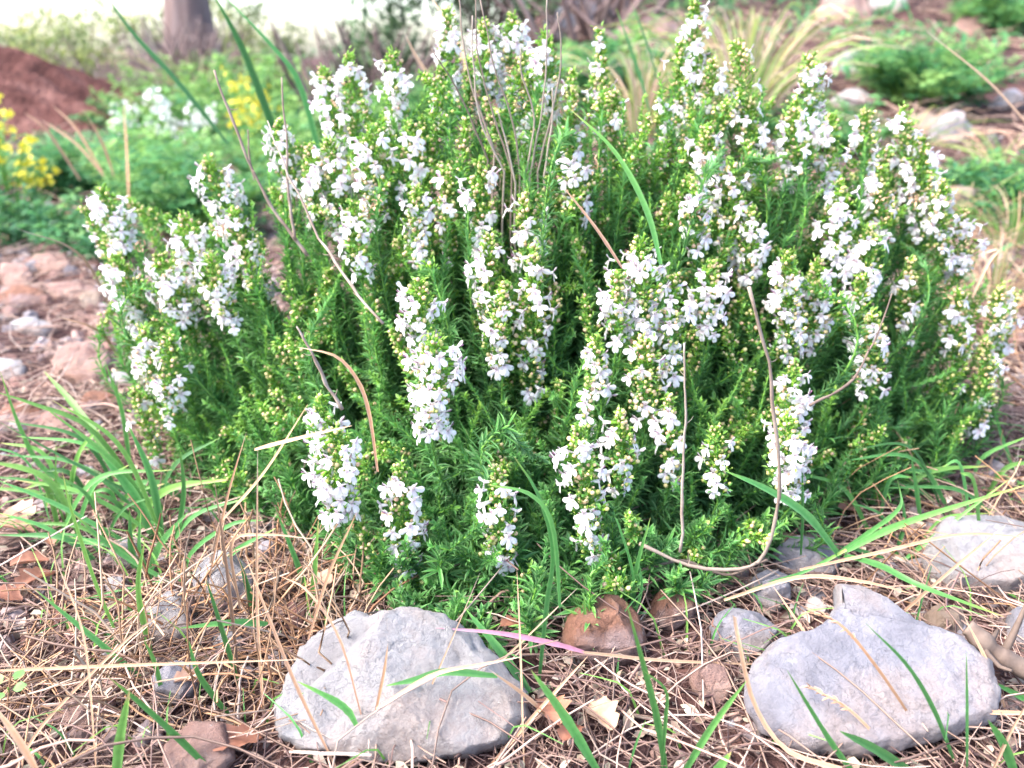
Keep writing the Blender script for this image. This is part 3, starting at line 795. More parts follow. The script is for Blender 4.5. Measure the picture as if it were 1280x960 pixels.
def put(name, me, M, P, s, parent):
    o = bpy.data.objects.new(name, me); COL.objects.link(o); o.parent = parent
    m = Matrix([[*(M[r] * s), P[r]] for r in range(3)] + [[0, 0, 0, 1]])
    o.matrix_basis = Matrix.Translation(-parent_loc(parent)) @ m
    return o
for q in top:
    k = int(K[q]); b = int(min(4, tx[q] * 5)); key = (k, b)
    if key not in leafdata: leafdata[key] = data_for(ALL_LEAF[k], 'leaf', LM, b / 5 + 0.1, 0.5)
    put('leaf', leafdata[key], M[q], P[q], S[q], shrub)
# flowers: the 300 that show largest are parts of their stems, the rest one part
FM = ['petal', 'savory_leaf']
fd = [data_for(FLOWER[k], 'flower', FM, 0.0, 0.5) for k in range(6)]
camp = np.array([0, 0, H])
def fscore(f):
    v = nrm(camp - f[0]); return f[2] / float(depth_of(f[0])) * (0.35 + max(0, float(np.dot(v, f[1]))))
flowers.sort(key=lambda f: -fscore(f))
restM, restP, restS, restK = [], [], [], []
for n_, (pos, d, s, i, k) in enumerate(flowers):
    Mx = basis(d[None], (np.array([0, 0, 1.0]) + rng.normal(0, 0.16, 3))[None])[0]
    if n_ < 300:
        put('flower', fd[k], Mx, pos, s, stems[i])
    else:
        restM.append(Mx); restP.append(pos); restS.append(s); restK.append(k)
restM, restP, restS, restK = map(np.array, (restM, restP, restS, restK))
g = Geo()
for k in range(6):
    s = restK == k
    g.many(FLOWER[k], restM[s], restP[s], restS[s])
tag(g.build('rear_flowers', FM, shrub), kind='stuff')
# withered brown blossoms on some heads
g = Geo()
for (px, py) in [(283, 285), (275, 292), (455, 265), (470, 255), (640, 88), (648, 130), (545, 540), (532, 490), (800, 345), (790, 350), (805, 440), (930, 85), (1140, 245), (1150, 250), (1105, 250), (880, 200), (425, 600), (860, 270), (985, 345), (1000, 560), (515, 280), (175, 310), (1185, 370), (745, 210)]:
    for r in range(11):
        x, y = px + rng.normal(0, 5), py + rng.normal(0, 5)
        p = at(x, y, surf(x, y) - 0.035 + rng.uniform(0, 0.03))
        g.many(BRACT[r % 2], basis(nrm(rng.normal(0, 1, (1, 3))), np.array([[0, 0, 1.0]])), p[None], np.array([rng.uniform(0.005, 0.009)]), tx=rng.random(1))
tag(g.build('withered_blossoms', ['withered_petal'], shrub), kind='stuff')

# ------------------------------------------------------------------ litter of straw and twigs on the ground
def strands(n, xr, yr, lens, rad, zr, tilt, mat_t=(0, 1), sides=3, seg=5, bend=0.25):
    """many thin curved dry stems: returns V, T, tint for one mesh"""
    x = rng.uniform(*xr, n); y = rng.uniform(*yr, n)
    L = rng.uniform(*lens, n); a = rng.uniform(0, 2 * math.pi, n); e = np.abs(rng.normal(0, tilt, n))
    d = np.stack([np.cos(a) * np.cos(e), np.sin(a) * np.cos(e), np.sin(e)], 1)
    side = np.stack([-np.sin(a), np.cos(a), np.zeros(n)], 1)
    b = rng.normal(0, bend, n); kink = rng.normal(0, bend, n)
    z0 = np.array([terrain(p, q) for p, q in zip(x, y)]) + rng.uniform(*zr, n)
    t = np.linspace(-0.5, 0.5, seg)
    P = np.stack([x, y, z0], 1)[:, None] + d[:, None] * (t[None, :, None] + 0.0) * L[:, None, None]
    P += side[:, None] * (b[:, None] * (t[None] ** 2) + kink[:, None] * np.abs(t)[None] * 0.5)[..., None] * L[:, None, None]
    P[..., 2] += (0.5 * np.sin(e) * L)[:, None]
    P[..., 2] -= (rng.uniform(0, 0.35, n) * L)[:, None] * (t[None] ** 2)
    gz = z0 - 0.004
    P[..., 2] = np.maximum(P[..., 2], gz[:, None] - 0.004)
    r = rng.uniform(*rad, n)[:, None] * (1 - 0.5 * np.abs(t)[None])
    T = nrm(np.gradient(P, axis=1)); X = nrm(np.cross(T, np.array([0.02, 0.03, 1.0]))); Z = np.cross(X, T)
    an = np.linspace(0, 2 * math.pi, sides, endpoint=False)
    V = P[:, :, None] + (X[:, :, None] * np.cos(an)[None, None, :, None] + Z[:, :, None] * np.sin(an)[None, None, :, None]) * r[:, :, None, None]
    f = []
    for i in range(seg - 1):
        for j in range(sides):
            k = (j + 1) % sides; A = i * sides
            f += [(A + j, A + k, A + sides + k), (A + j, A + sides + k, A + sides + j)]
    f = np.array(f); F_ = (f[None] + (np.arange(n) * seg * sides)[:, None, None]).reshape(-1, 3)
    tt = np.zeros((n, seg * sides, 3)); tt[..., 0] = rng.uniform(*mat_t, n)[:, None]; tt[..., 2] = rng.random(n)[:, None]
    return V.reshape(-1, 3), F_, tt.reshape(-1, 3)
g = Geo()
g.add(*strands(7500, (-0.75, 0.85), (0.36, 1.15), (0.015, 0.09), (0.0003, 0.0008), (-0.001, 0.014), 0.15, (0, .7), bend=.45))
g.add(*strands(1300, (-0.75, 0.85), (0.36, 1.15), (0.04, 0.18), (0.0004, 0.0011), (0.004, 0.022), 0.16, (0.2, 1), seg=7, bend=.5))
g.add(*strands(9500, (-1.6, 1.9), (1.0, 2.6), (0.03, 0.16), (0.0005, 0.0013), (-0.002, 0.02), 0.12, (0.2, 1), seg=4))
g.add(*strands(3000, (-3, 4), (2.2, 6.5), (0.08, 0.30), (0.0015, 0.004), (-0.002, 0.04), 0.2, (0.1, 0.9), seg=4))
g.add(*strands(1500, (-0.75, 0.85), (0.36, 1.15), (0.01, 0.05), (0.0008, 0.0022), (0, 0.01), 0.10, (0.0, 0.5), seg=4))
g.add(*strands(5000, (-0.75, 0.85), (0.36, 1.15), (0.008, 0.04), (0.0005, 0.0018), (-0.001, 0.012), 0.25, (0.0, 0.6), seg=4, bend=.6))
g.add(*strands(170, (-0.6, 0.6), (0.36, 0.75), (0.06, 0.20), (0.0007, 0.0015), (0.004, 0.022), 0.16, (0.25, 1), seg=7, bend=.5))
n = 8000; x = rng.uniform(-.8, .9, n); y = rng.uniform(.36, 1.3, n); z = np.array([terrain(a, b) for a, b in zip(x, y)]) + rng.uniform(0, .012, n)
D = nrm(rng.normal(0, 1, (n, 3)) * np.array([1, 1, .35]))
g.many(leaf_t(.55, .3, .25, .1), basis(D, np.array([0, 0, 1.0]) + rng.normal(0, .5, (n, 3))), np.stack([x, y, z], 1), rng.uniform(.004, .017, n) ** 1.0, tx=rng.uniform(0, .9, n))
CH = ball(.5, (0, 0, 0), 4, 6, 0, 0, .6)
n = 1600; x = rng.uniform(-.9, 1.0, n); y = .36 + rng.random(n) ** 1.3 * 1.8; z = np.array([terrain(a, b) for a, b in zip(x, y)]) + .002
g.many(CH, basis(nrm(rng.normal(0, 1, (n, 3))), rng.normal(0, 1, (n, 3))), np.stack([x, y, z], 1), rng.uniform(.003, .012, (n, 3)) * (1 + y[:, None] * .5), tx=rng.uniform(.2, 1, n))
tag(g.build('straw_litter', 'litter'), 'tangled layer of dry straw and twigs covering the ground', 'straw', kind='stuff')
# standing dry grass left of the big rock and right of the shrub
g = Geo()
g.add(*strands(230, (-0.36, -0.13), (0.46, 0.68), (0.04, 0.15), (0.0005, 0.0014), (0.0, 0.01), 0.8, (0.1, 1), seg=7, bend=0.6))
g.add(*strands(150, (-0.36, -0.13), (0.46, 0.68), (0.03, 0.10), (0.0003, 0.0007), (0.0, 0.01), 0.6, (0.3, 1), seg=7, bend=0.7))
g.add(*strands(120, (-0.45, -0.30), (0.40, 0.62), (0.05, 0.12), (0.0006, 0.0011), (0.0, 0.01), 0.6, (0.3, 0.9), seg=6, bend=0.3))
g.add(*strands(120, (0.35, 0.62), (0.60, 0.95), (0.05, 0.14), (0.0006, 0.0011), (0.0, 0.01), 0.6, (0.3, 0.9), seg=6, bend=0.3))
g.add(*strands(500, (0.50, 1.5), (0.95, 2.0), (0.08, 0.22), (0.0008, 0.0016), (0.0, 0.02), 0.6, (0.3, 0.9), seg=6, bend=0.4))
tag(g.build('dry_grass', 'straw'), 'thin upright dry grass standing in loose tufts round the rocks', 'dry grass', kind='stuff')

# broken stone scattered between the straw
g = Geo()
R_ = np.random.default_rng(77)
for q in range(5):
    tm = ball(.5, (0, 0, 0), 5, 8, 0, 0, .7); pl = nrm(R_.normal(0, 1, (9, 3)))
    for p_ in pl:
        e_ = tm.V @ p_ - R_.uniform(.22, .38); tm.V = tm.V - np.maximum(e_, 0)[:, None] * p_
    n = 330; side = R_.random(n)
    y = .45 + R_.random(n) ** 1.2 * 2.4; x = np.where(side < .6, -R_.uniform(.25, .75, n) * (y + .1), R_.uniform(.3, .8, n) * (y + .1))
    z = np.array([terrain(a, b) for a, b in zip(x, y)])
    sz = R_.uniform(.006, .030, (n, 1)) * (1 + y[:, None] * .5) * R_.uniform(.6, 1.2, (n, 3))
    g.many(tm, basis(nrm(R_.normal(0, 1, (n, 3))), R_.normal(0, 1, (n, 3))), np.stack([x, y, z], 1), sz)
    g.t[-1][:, 0] = np.repeat(R_.random(n), len(tm.V))
tag(g.build('rubble', 'rubble', smooth=False), 'small broken pinkish and grey stones scattered over the ground', 'rubble', kind='stuff')

# ------------------------------------------------------------------ prominent blades and stalks, one by one
def path3(pts, y0=None, y1=None, lift=0.004):
    """photo points (root first) to places: root on the ground unless y0 is given"""
    r = ground(pts[0][0], min(pts[0][1], 1010), lift)
    ya = r[1] if y0 is None else y0
    yb = ya if y1 is None else y1
    n = len(pts); out = []
    for k, p in enumerate(pts):
        y = ya + (yb - ya) * k / (n - 1)
        q = at(p[0], p[1], y)
        z = terrain(q[0], q[1])
        if q[2] < z + 0.006:
            q = ground(p[0], p[1], 0.006 + 0.002 * k)
        out.append(q)
    return np.array(out)
def blade_into(g, pts, wpx, tx=0.5, y0=None, y1=None, taper=True, dry=0.0):
    P = smooth_line(path3(pts, y0, y1), 14)
    P = P + np.outer(np.linspace(0, 1, 14) * np.linspace(1, 0, 14), rng.normal(0, 0.002, 3))
    m = mpp(P[len(P) // 2])
    s = np.linspace(0, 1, 14)
    w = wpx * m * (np.minimum(1, 0.55 + s * 1.6) * (1 - s ** 3.0) + 0.06 if taper else np.ones(14))
    t = np.stack([np.clip(tx * 0.8 + 0.15 * (s - 0.5) + rng.uniform(0, .9) * np.clip((s - .82) * 5, 0, 1), 0, 1), s * 0, np.full(14, rng.random())], 1)
    w = w * (1 + rng.normal(0, 0.05, 14))
    a = rng.uniform(-0.4, 0.4)
    ribbon(g, P, w, face=nrm(np.array([a, -0.8, 0.7])), fold=rng.uniform(0.1, 0.3), tint=t)
    return P
def clump(name, label, cat, blades, mat='grass_green', part='blade', rooted=None):
    P0 = ground(*(rooted or blades[0][0][0]))
    e = tag(empty(name, P0), label, cat)
    for b in blades:
        b = (b[0], b[1] * random.uniform(.55, 1.0), *b[2:])
        if b[0][1] == (0, 0):       # a free blade: lean it left or right
            x, y = b[0][0]; dx = random.choice((-1, -1, 1)) * random.uniform(25, 150); hy = random.uniform(25, 120)
            b[0][1:] = [(x + dx * .35, y - hy * .75), (x + dx, y - hy * random.uniform(.7, 1.1))]
        g = Geo(); blade_into(g, *b[:2], **(b[2] if len(b) > 2 else {}))
        g.build(part, mat, e)
    return e
def lone(name, label, cat, pts, wpx, mat='straw', tx=0.5, y0=None, y1=None, **k):
    g = Geo(); P = blade_into(g, pts, wpx * (0.95 if mat == 'grass_green' else 0.85), tx, y0, y1, **k)
    if 'seed' in label:
        for q in np.linspace(6, 13, 26):
            p = P[int(q)] + (P[min(13, int(q) + 1)] - P[int(q)]) * (q % 1); d = nrm(P[13] - P[9] + rng.normal(0, .35, 3) * np.linalg.norm(P[13] - P[9]))
            g.many(leaf_t(.3, .2, .3), basis(d[None], np.array([[0, 0, 1.0]])), p[None], np.array([rng.uniform(.004, .008)]), tx=np.array([tx]))
    return tag(g.build(name, mat, loc=P[0]), label, cat)
def stick(name, label, cat, pts, wpx, mat='wood_twig', tx=0.5, y0=None, y1=None, knots=True, taper=0.5):
    P = smooth_line(path3(pts, y0, y1), 22)
    P = P + np.array([noise.noise_vector(Vector(p) * 60) + noise.noise_vector(Vector(p) * 25) * 2 for p in P]) * 0.0014
    r = wpx / 2 * mpp(P[11]) * np.linspace(1, taper, 22) * (1 + np.array([0.45 * noise.noise(Vector(p) * 90) + 0.25 * abs(noise.noise(Vector(p) * 230)) for p in P]))
    g = Geo(); tube(g, P, r, 7, np.stack([np.clip(tx + 0.5 * np.array([noise.noise(Vector(p) * 150) for p in P]), 0, 1), P[:, 0] * 0, P[:, 0] * 0 + .5], 1))
    for q in range(3, 20, 5):        # short broken side spurs
        dd = nrm(rng.normal(0, 1, 3)); L = wpx * mpp(P[q]) * rng.uniform(1.2, 3)
        tube(g, smooth_line([P[q], P[q] + dd * L * .6, P[q] + dd * L + np.array([0, 0, L * .3])], 4), np.linspace(.45, .15, 4) * r[q], 5, (tx, 0, .4))
    return tag(g.build(name, mat, loc=P[0]), label, cat) if label else g

clump('grass_clump', 'bright green grass clump left of the shrub, its blades arching to the left edge', 'grass', [
    ([(175, 625), (101, 518), (55, 464)], 11, dict(tx=.75, y1=.95)), ([(150, 640), (60, 590), (27, 538), (0, 464)], 9, dict(tx=.6)),
    ([(165, 600), (153, 515), (131, 451)], 10, dict(tx=.6)), ([(185, 650), (168, 609), (111, 535), (40, 505), (-5, 490)], 9, dict(tx=.7)),
    ([(200, 665), (175, 625), (100, 582), (0, 528)], 7, dict(tx=.05)), ([(180, 690), (77, 632), (-5, 599)], 8, dict(tx=.3)),
    ([(195, 680), (168, 622), (124, 565)], 14, dict(tx=.35)), ([(190, 660), (171, 615), (134, 569), (54, 508)], 9, dict(tx=.6)),
    ([(84, 660), (72, 622), (70, 552)], 4, dict(tx=.7)), ([(89, 650), (89, 629), (88, 588)], 9, dict(tx=.3)),
    ([(200, 672), (108, 618), (20, 600)], 7, dict(tx=.7)), ([(190, 655), (101, 582), (0, 568)], 9, dict(tx=.3)),
    ([(210, 690), (150, 560), (65, 500)], 6, dict(tx=.8)), ([(205, 690), (190, 600), (160, 530)], 10, dict(tx=.3)),
    ([(215, 700), (230, 620), (225, 560)], 7, dict(tx=.5)), ([(120, 700), (60, 660), (-5, 640)], 6, dict(tx=.4)), ([(200, 640), (120, 560), (20, 545)], 7, dict(tx=.5))] + [([(random.uniform(60, 235), random.uniform(625, 715)), (0, 0), (0, 0)], random.uniform(6, 11), dict(tx=random.uniform(.1, .9))) for _ in range(26)], rooted=(185, 670))
clump('grass_clump', 'broad green blades rising from behind the upright straw at the left', 'grass', [
    ([(185, 722), (200, 680), (235, 640)], 12, dict(tx=.35)), ([(190, 724), (175, 690), (176, 640)], 11, dict(tx=.3)), ([(180, 722), (165, 690), (162, 636)], 9, dict(tx=.35)),
    ([(230, 730), (240, 690), (290, 655), (330, 650)], 7, dict(tx=.45)), ([(250, 740), (290, 690), (345, 660)], 8, dict(tx=.4)), ([(215, 712), (250, 720), (330, 710)], 8, dict(tx=.3)),
    ([(386, 747), (370, 700), (346, 640)], 9, dict(tx=.4)), ([(325, 800), (318, 760), (300, 700)], 12, dict(tx=.2)), ([(300, 860), (275, 780), (258, 725)], 8, dict(tx=.25)), ([(240, 735), (215, 725), (90, 751)], 7, dict(tx=.3))], rooted=(190, 724))
clump('grass_clump', 'long green blades crossing the straw at the lower left', 'grass', [
    ([(148, 798), (120, 730), (90, 640), (78, 590)], 9, dict(tx=.85, y1=.52)), ([(205, 724), (150, 690), (89, 640)], 9, dict(tx=.5)), ([(188, 858), (120, 800), (44, 737)], 8, dict(tx=.5)),
    ([(191, 828), (172, 740), (181, 673)], 8, dict(tx=.8)), ([(206, 880), (195, 830), (180, 800)], 7, dict(tx=.6))], rooted=(188, 850))
lone('grass_sprig', 'bright green blade standing upright at the bottom edge, lower left', 'grass', [(144, 985), (150, 920), (162, 862)], 13, 'grass_green', .75)
lone('grass_sprig', 'long green blade running to the bottom edge left of the big rock', 'grass', [(275, 975), (200, 905), (134, 845)], 10, 'grass_green', .5)
lone('grass_sprig', 'green blade lying level across the straw left of the big rock', 'grass', [(335, 780), (290, 778), (225, 785)], 9, 'grass_green', .5, y0=.53, y1=.50)
lone('grass_sprig', 'green blade leaning left with its tip up beside the big rock', 'grass', [(292, 902), (250, 845), (235, 798)], 9, 'grass_green', .4)
lone('grass_sprig', 'short bright green blade standing by the upper left of the big rock', 'grass', [(389, 766), (393, 720), (398, 650)], 8, 'grass_green', .7)
lone('grass_sprig', 'bent green leaf lying over the left face of the big rock', 'grass', [(446, 908), (434, 890), (414, 875), (372, 852)], 11, 'grass_green', .5, y0=.43, y1=.43)
lone('grass_sprig', 'dark green blade across the middle of the big rock', 'grass', [(622, 845), (560, 838), (520, 848), (483, 857)], 10, 'grass_green', .35, y0=.46, y1=.45)
lone('grass_sprig', 'dark green blade slanting down the right face of the big rock', 'grass', [(662, 864), (625, 810), (582, 761)], 12, 'grass_green', .3, y0=.50, y1=.54)
lone('grass_sprig', 'tall dark green blade in front of the shrub, left of the centre flower spike', 'grass', [(674, 850), (682, 760), (690, 690), (672, 620), (642, 570)], 8, 'grass_green', .35, y0=.53, y1=.50)
lone('grass_sprig', 'green blade bent over the small spike, tipped with brown', 'grass', [(700, 760), (690, 660), (662, 618), (610, 606)], 7, 'grass_green', .6, y0=.52, y1=.49)
lone('grass_sprig', 'wide green blade running out at the bottom edge right of the big rock', 'grass', [(752, 972), (705, 895), (664, 838)], 13, 'grass_green', .55)
clump('grass_clump', 'tall light green blades standing in front of the rust red stone', 'grass', [
    ([(834, 975), (822, 900), (807, 840), (783, 753)], 10, dict(tx=.55)), ([(826, 975), (833, 900), (833, 862), (804, 838)], 8, dict(tx=.6)), ([(785, 965), (795, 930), (807, 900)], 5, dict(tx=.4))], rooted=(830, 975))
clump('grass_clump', 'slim green blades coming up under the shrub right of the centre spike', 'grass', [
    ([(790, 772), (795, 710), (813, 647)], 8, dict(tx=.55)), ([(788, 780), (792, 720), (775, 660), (768, 645)], 6, dict(tx=.45)), ([(782, 790), (800, 740), (798, 700)], 7, dict(tx=.3)), ([(728, 812), (731, 780), (730, 742)], 6, dict(tx=.7))], rooted=(790, 780))
lone('grass_sprig', 'wide green blade leaning right at the bottom, left of the slab', 'grass', [(850, 975), (890, 910), (933, 851)], 10, 'grass_green', .6)
lone('grass_sprig', 'short green blade tip at the bottom edge below the slab\'s left side', 'grass', [(885, 985), (900, 960), (914, 940)], 13, 'grass_green', .6)
lone('grass_sprig', 'thin green blade leaning left over the lower left of the slab', 'grass', [(1070, 970), (1038, 925), (984, 838)], 8, 'grass_green', .45)
lone('grass_sprig', 'slim dark green blade arching over the middle of the slab', 'grass', [(1194, 955), (1170, 890), (1135, 831), (1082, 779)], 7, 'grass_green', .35)
lone('grass_sprig', 'single upright green blade at the right end of the slab', 'grass', [(1209, 965), (1209, 880), (1208, 815)], 7, 'grass_green', .5)
lone('grass_sprig', 'broad dark green blade at the bottom edge under the slab', 'grass', [(1150, 972), (1095, 935), (1050, 914)], 13, 'grass_green', .3)
lone('grass_sprig', 'broad green blade in the bottom right corner', 'grass', [(1275, 985), (1255, 930), (1235, 900)], 12, 'grass_green', .5)
lone('grass_sprig', 'green blade entering at the right edge below the root', 'grass', [(1300, 885), (1270, 868), (1235, 850)], 8, 'grass_green', .4)
clump('grass_clump', 'long green stalk with arching blades over the stones at the right', 'grass', [
    ([(905, 752), (960, 728), (1004, 714), (1058, 687)], 5, dict(tx=.35, taper=False, y1=.62)), ([(1055, 690), (1110, 662), (1172, 640), (1290, 604)], 11, dict(tx=.65, y0=.62, y1=.66)),
    ([(1055, 694), (1100, 708), (1152, 734), (1255, 771)], 10, dict(tx=.5, y0=.62, y1=.52)), ([(1051, 697), (1010, 645), (960, 612), (905, 588)], 12, dict(tx=.35, y0=.62, y1=.60)),
    ([(1001, 694), (1004, 640), (1002, 560)], 8, dict(tx=.4, y0=.66, y1=.66)), ([(1050, 690), (1120, 640), (1125, 610)], 9, dict(tx=.6, y0=.63, y1=.7))], rooted=(905, 752))
clump('grass_clump', 'green blades between the flat pale stone and the shrub at the right', 'grass', [
    ([(1110, 700), (1180, 700), (1240, 730), (1290, 758)], 8, dict(tx=.5)), ([(1152, 660), (1146, 610), (1139, 570)], 9, dict(tx=.4)), ([(1120, 690), (1130, 650), (1122, 600)], 7, dict(tx=.4)),
    ([(1110, 690), (1150, 690), (1200, 655)], 6, dict(tx=.5)), ([(1200, 600), (1240, 590), (1290, 610)], 8, dict(tx=.4)), ([(1170, 600), (1230, 610), (1300, 640)], 8, dict(tx=.3)), ([(1268, 590), (1250, 540), (1240, 500)], 8, dict(tx=.5)),
    ([(1215, 605), (1230, 570), (1285, 545)], 6, dict(tx=.6)), ([(1115, 700), (1050, 680), (970, 668)], 8, dict(tx=.3)), ([(1130, 700), (1170, 670), (1260, 600)], 6, dict(tx=.6))] + [([(random.uniform(1060, 1250), random.uniform(620, 700)), (0, 0), (0, 0)], random.uniform(5, 10), dict(tx=random.uniform(.1, .8))) for _ in range(14)], rooted=(1115, 698))
lone('grass_sprig', 'single green blade arching down in front of the shrub\'s upper middle', 'grass', [(826, 330), (812, 275), (790, 225), (760, 180), (712, 136)], 8, 'grass_green', .6, y0=.74, y1=.80)
clump('grass_clump', 'fresh green blades behind the right side of the shrub', 'grass', [
    ([(1120, 450), (1118, 420), (1110, 395)], 10, dict(tx=.7, y0=.95)), ([(1090, 450), (1130, 425), (1170, 400)], 6, dict(tx=.7, y0=.95)), ([(1130, 560), (1180, 530), (1230, 470)], 7, dict(tx=.5, y0=.95))], rooted=(1120, 500))
# the pink blade with its straw sheath
lone('grass_sprig', 'pink and purple grass blade stretched level in front of the shrub', 'grass', [(730, 815), (690, 803), (620, 790), (545, 785)], 8, 'pink_blade', .45, y0=.50, y1=.50)
lone('dry_stalk', 'pale pink straw continuing the pink blade to the right', 'dry stalk', [(728, 815), (830, 826), (985, 832)], 5, 'straw', .75, y0=.50, y1=.52)
for label, pts, wd, kw in [
    ('brown bent stalk standing out of the shrub\'s left half', [(472, 590), (462, 520), (448, 478), (420, 446), (372, 434)], 6, dict(tx=.3, y0=.56, y1=.57)),
    ('long orange straw leaning right over the lower left foliage', [(278, 650), (330, 590), (385, 505)], 5, dict(tx=.35, y0=.60, y1=.60)),
    ('short orange straw crossing the longer one at the lower left foliage', [(262, 720), (285, 620), (308, 540)], 4, dict(tx=.35, y0=.58, y1=.58)),
    ('tan stem pointing right to the lower left flower spike', [(318, 562), (360, 552), (440, 532)], 6, dict(tx=.5, y0=.55, y1=.53)),
    ('orange straw leaning from the big rock\'s top left up to the flowers', [(385, 800), (410, 720), (446, 640)], 5, dict(tx=.3, y0=.47, y1=.47)),
    ('long straw lying level across the lower left', [(0, 838), (160, 830), (382, 824)], 5, dict(tx=.45, y0=.44, y1=.44)),
    ('pale straw ending in the middle of the big rock', [(470, 886), (540, 845), (600, 832), (652, 821)], 6, dict(tx=.75, y0=.43, y1=.45)),
    ('thin straw rising over the right face of the big rock', [(505, 930), (545, 840), (600, 716)], 3, dict(tx=.8, y0=.44, y1=.49)),
    ('long tan straw from the shrub down along the right of the big rock', [(425, 962), (520, 900), (610, 840), (722, 735)], 5, dict(tx=.5, y0=.42, y1=.53)),
    ('tan straw crossing the right end of the big rock', [(690, 900), (655, 868), (610, 836)], 6, dict(tx=.55, y0=.46, y1=.46)),
    ('short tan straw standing on the face of the big rock', [(470, 888), (480, 840), (485, 804)], 5, dict(tx=.45, y0=.44, y1=.45)),
    ('upright thin straw under the small centre spike', [(655, 960), (650, 800), (646, 712)], 3, dict(tx=.6, y0=.46, y1=.52)),
    ('slanting straw right of the big rock', [(610, 960), (680, 880), (735, 820)], 6, dict(tx=.5, y0=.44, y1=.48)),
    ('pale ribbon of dry leaf curling round the left end of the slab', [(1052, 962), (985, 938), (945, 880), (925, 800), (918, 770)], 7, dict(tx=.55, y0=.39, y1=.49, taper=False)),
    ('brown straw leaning over the top of the slab', [(1052, 868), (1010, 800), (966, 732)], 5, dict(tx=.4, y0=.48, y1=.55)),
    ('long tan straw lying level over the right end of the slab', [(1300, 892), (1220, 890), (1095, 878)], 6, dict(tx=.5, y0=.44, y1=.46)),
    ('forked tan straw in the bottom right corner', [(1240, 965), (1262, 915), (1290, 870)], 6, dict(tx=.55, y0=.40, y1=.42)),
    ('tan straw standing beside the root at the right', [(1258, 890), (1235, 830), (1205, 770)], 6, dict(tx=.5, y0=.47, y1=.50)),
    ('orange straw arching over the left end of the flat pale stone', [(905, 750), (1000, 722), (1080, 728), (1150, 745)], 6, dict(tx=.35, y0=.57, y1=.56)),
    ('long tan straw slanting across the green blades at the right', [(1000, 712), (1100, 690), (1200, 668), (1290, 672)], 5, dict(tx=.45, y0=.60, y1=.62)),
    ('pale straw pointing up right over the flat pale stone', [(1090, 800), (1180, 720), (1258, 655)], 5, dict(tx=.6, y0=.56, y1=.60)),
    ('dry seed stalk leaning over the middle of the slab', [(1160, 930), (1100, 840), (1050, 780), (1010, 765)], 5, dict(tx=.4, y0=.44, y1=.49)),
    ('short seed stalk pointing left on the lower slab', [(1110, 935), (1060, 885), (1010, 858)], 5, dict(tx=.3, y0=.43, y1=.45)),
    ('thin pale straw at the left edge over the bare ground', [(168, 475), (110, 330), (18, 284)], 4, dict(tx=.9, y0=1.1, y1=1.0)),
    ('grey and brown straw leaning on the shrub\'s left side', [(162, 470), (125, 415), (70, 395)], 5, dict(tx=.2, y0=.98, y1=.95)),
    ('reddish dry leaf blade stuck in the shrub below the arching green one', [(778, 335), (745, 285), (703, 232)], 6, dict(tx=.1, y0=.70, y1=.74)),
    ('pale straw curving across the soil at the right edge', [(1310, 185), (1240, 105), (1157, 38)], 6, dict(tx=.75, y0=1.3, y1=1.3)),
    ('thin straw leaning left in the lower left corner', [(120, 960), (105, 800), (70, 700)], 4, dict(tx=.7, y0=.42, y1=.46)),
    ('long straw leaning right in the lower left corner', [(20, 962), (60, 900), (160, 800), (215, 760)], 5, dict(tx=.6, y0=.41, y1=.50)),
    ('thick faded straw crossing the bottom left corner', [(50, 970), (20, 920), (-10, 880)], 10, dict(tx=.5, y0=.38, y1=.40)),
    ('orange straw leaning over the left end of the big rock', [(420, 960), (370, 860), (330, 760), (305, 690)], 5, dict(tx=.35, y0=.42, y1=.50)),
    ('dark straw arched over the upper left corner of the big rock', [(452, 896), (425, 800), (385, 740), (350, 720)], 4, dict(tx=.1, y0=.44, y1=.50)),
    ('upright straw in the tuft left of the big rock', [(330, 900), (322, 760), (322, 560)], 5, dict(tx=.6, y0=.50, y1=.50)),
    ('orange upright straw left of the tuft', [(300, 860), (285, 720), (268, 600)], 5, dict(tx=.25, y0=.51, y1=.53)),
    ('straw with a bent top over the left grass clump', [(300, 760), (290, 680), (330, 668), (395, 674)], 5, dict(tx=.6, y0=.52, y1=.50)),
    ('curled pale straw at the right edge of the shrub', [(1215, 372), (1235, 330), (1248, 312), (1225, 318)], 5, dict(tx=.9, y0=.95, y1=.95))]:
    lone('dry_stalk', label, 'dry stalk', pts, wd, 'straw', **kw)
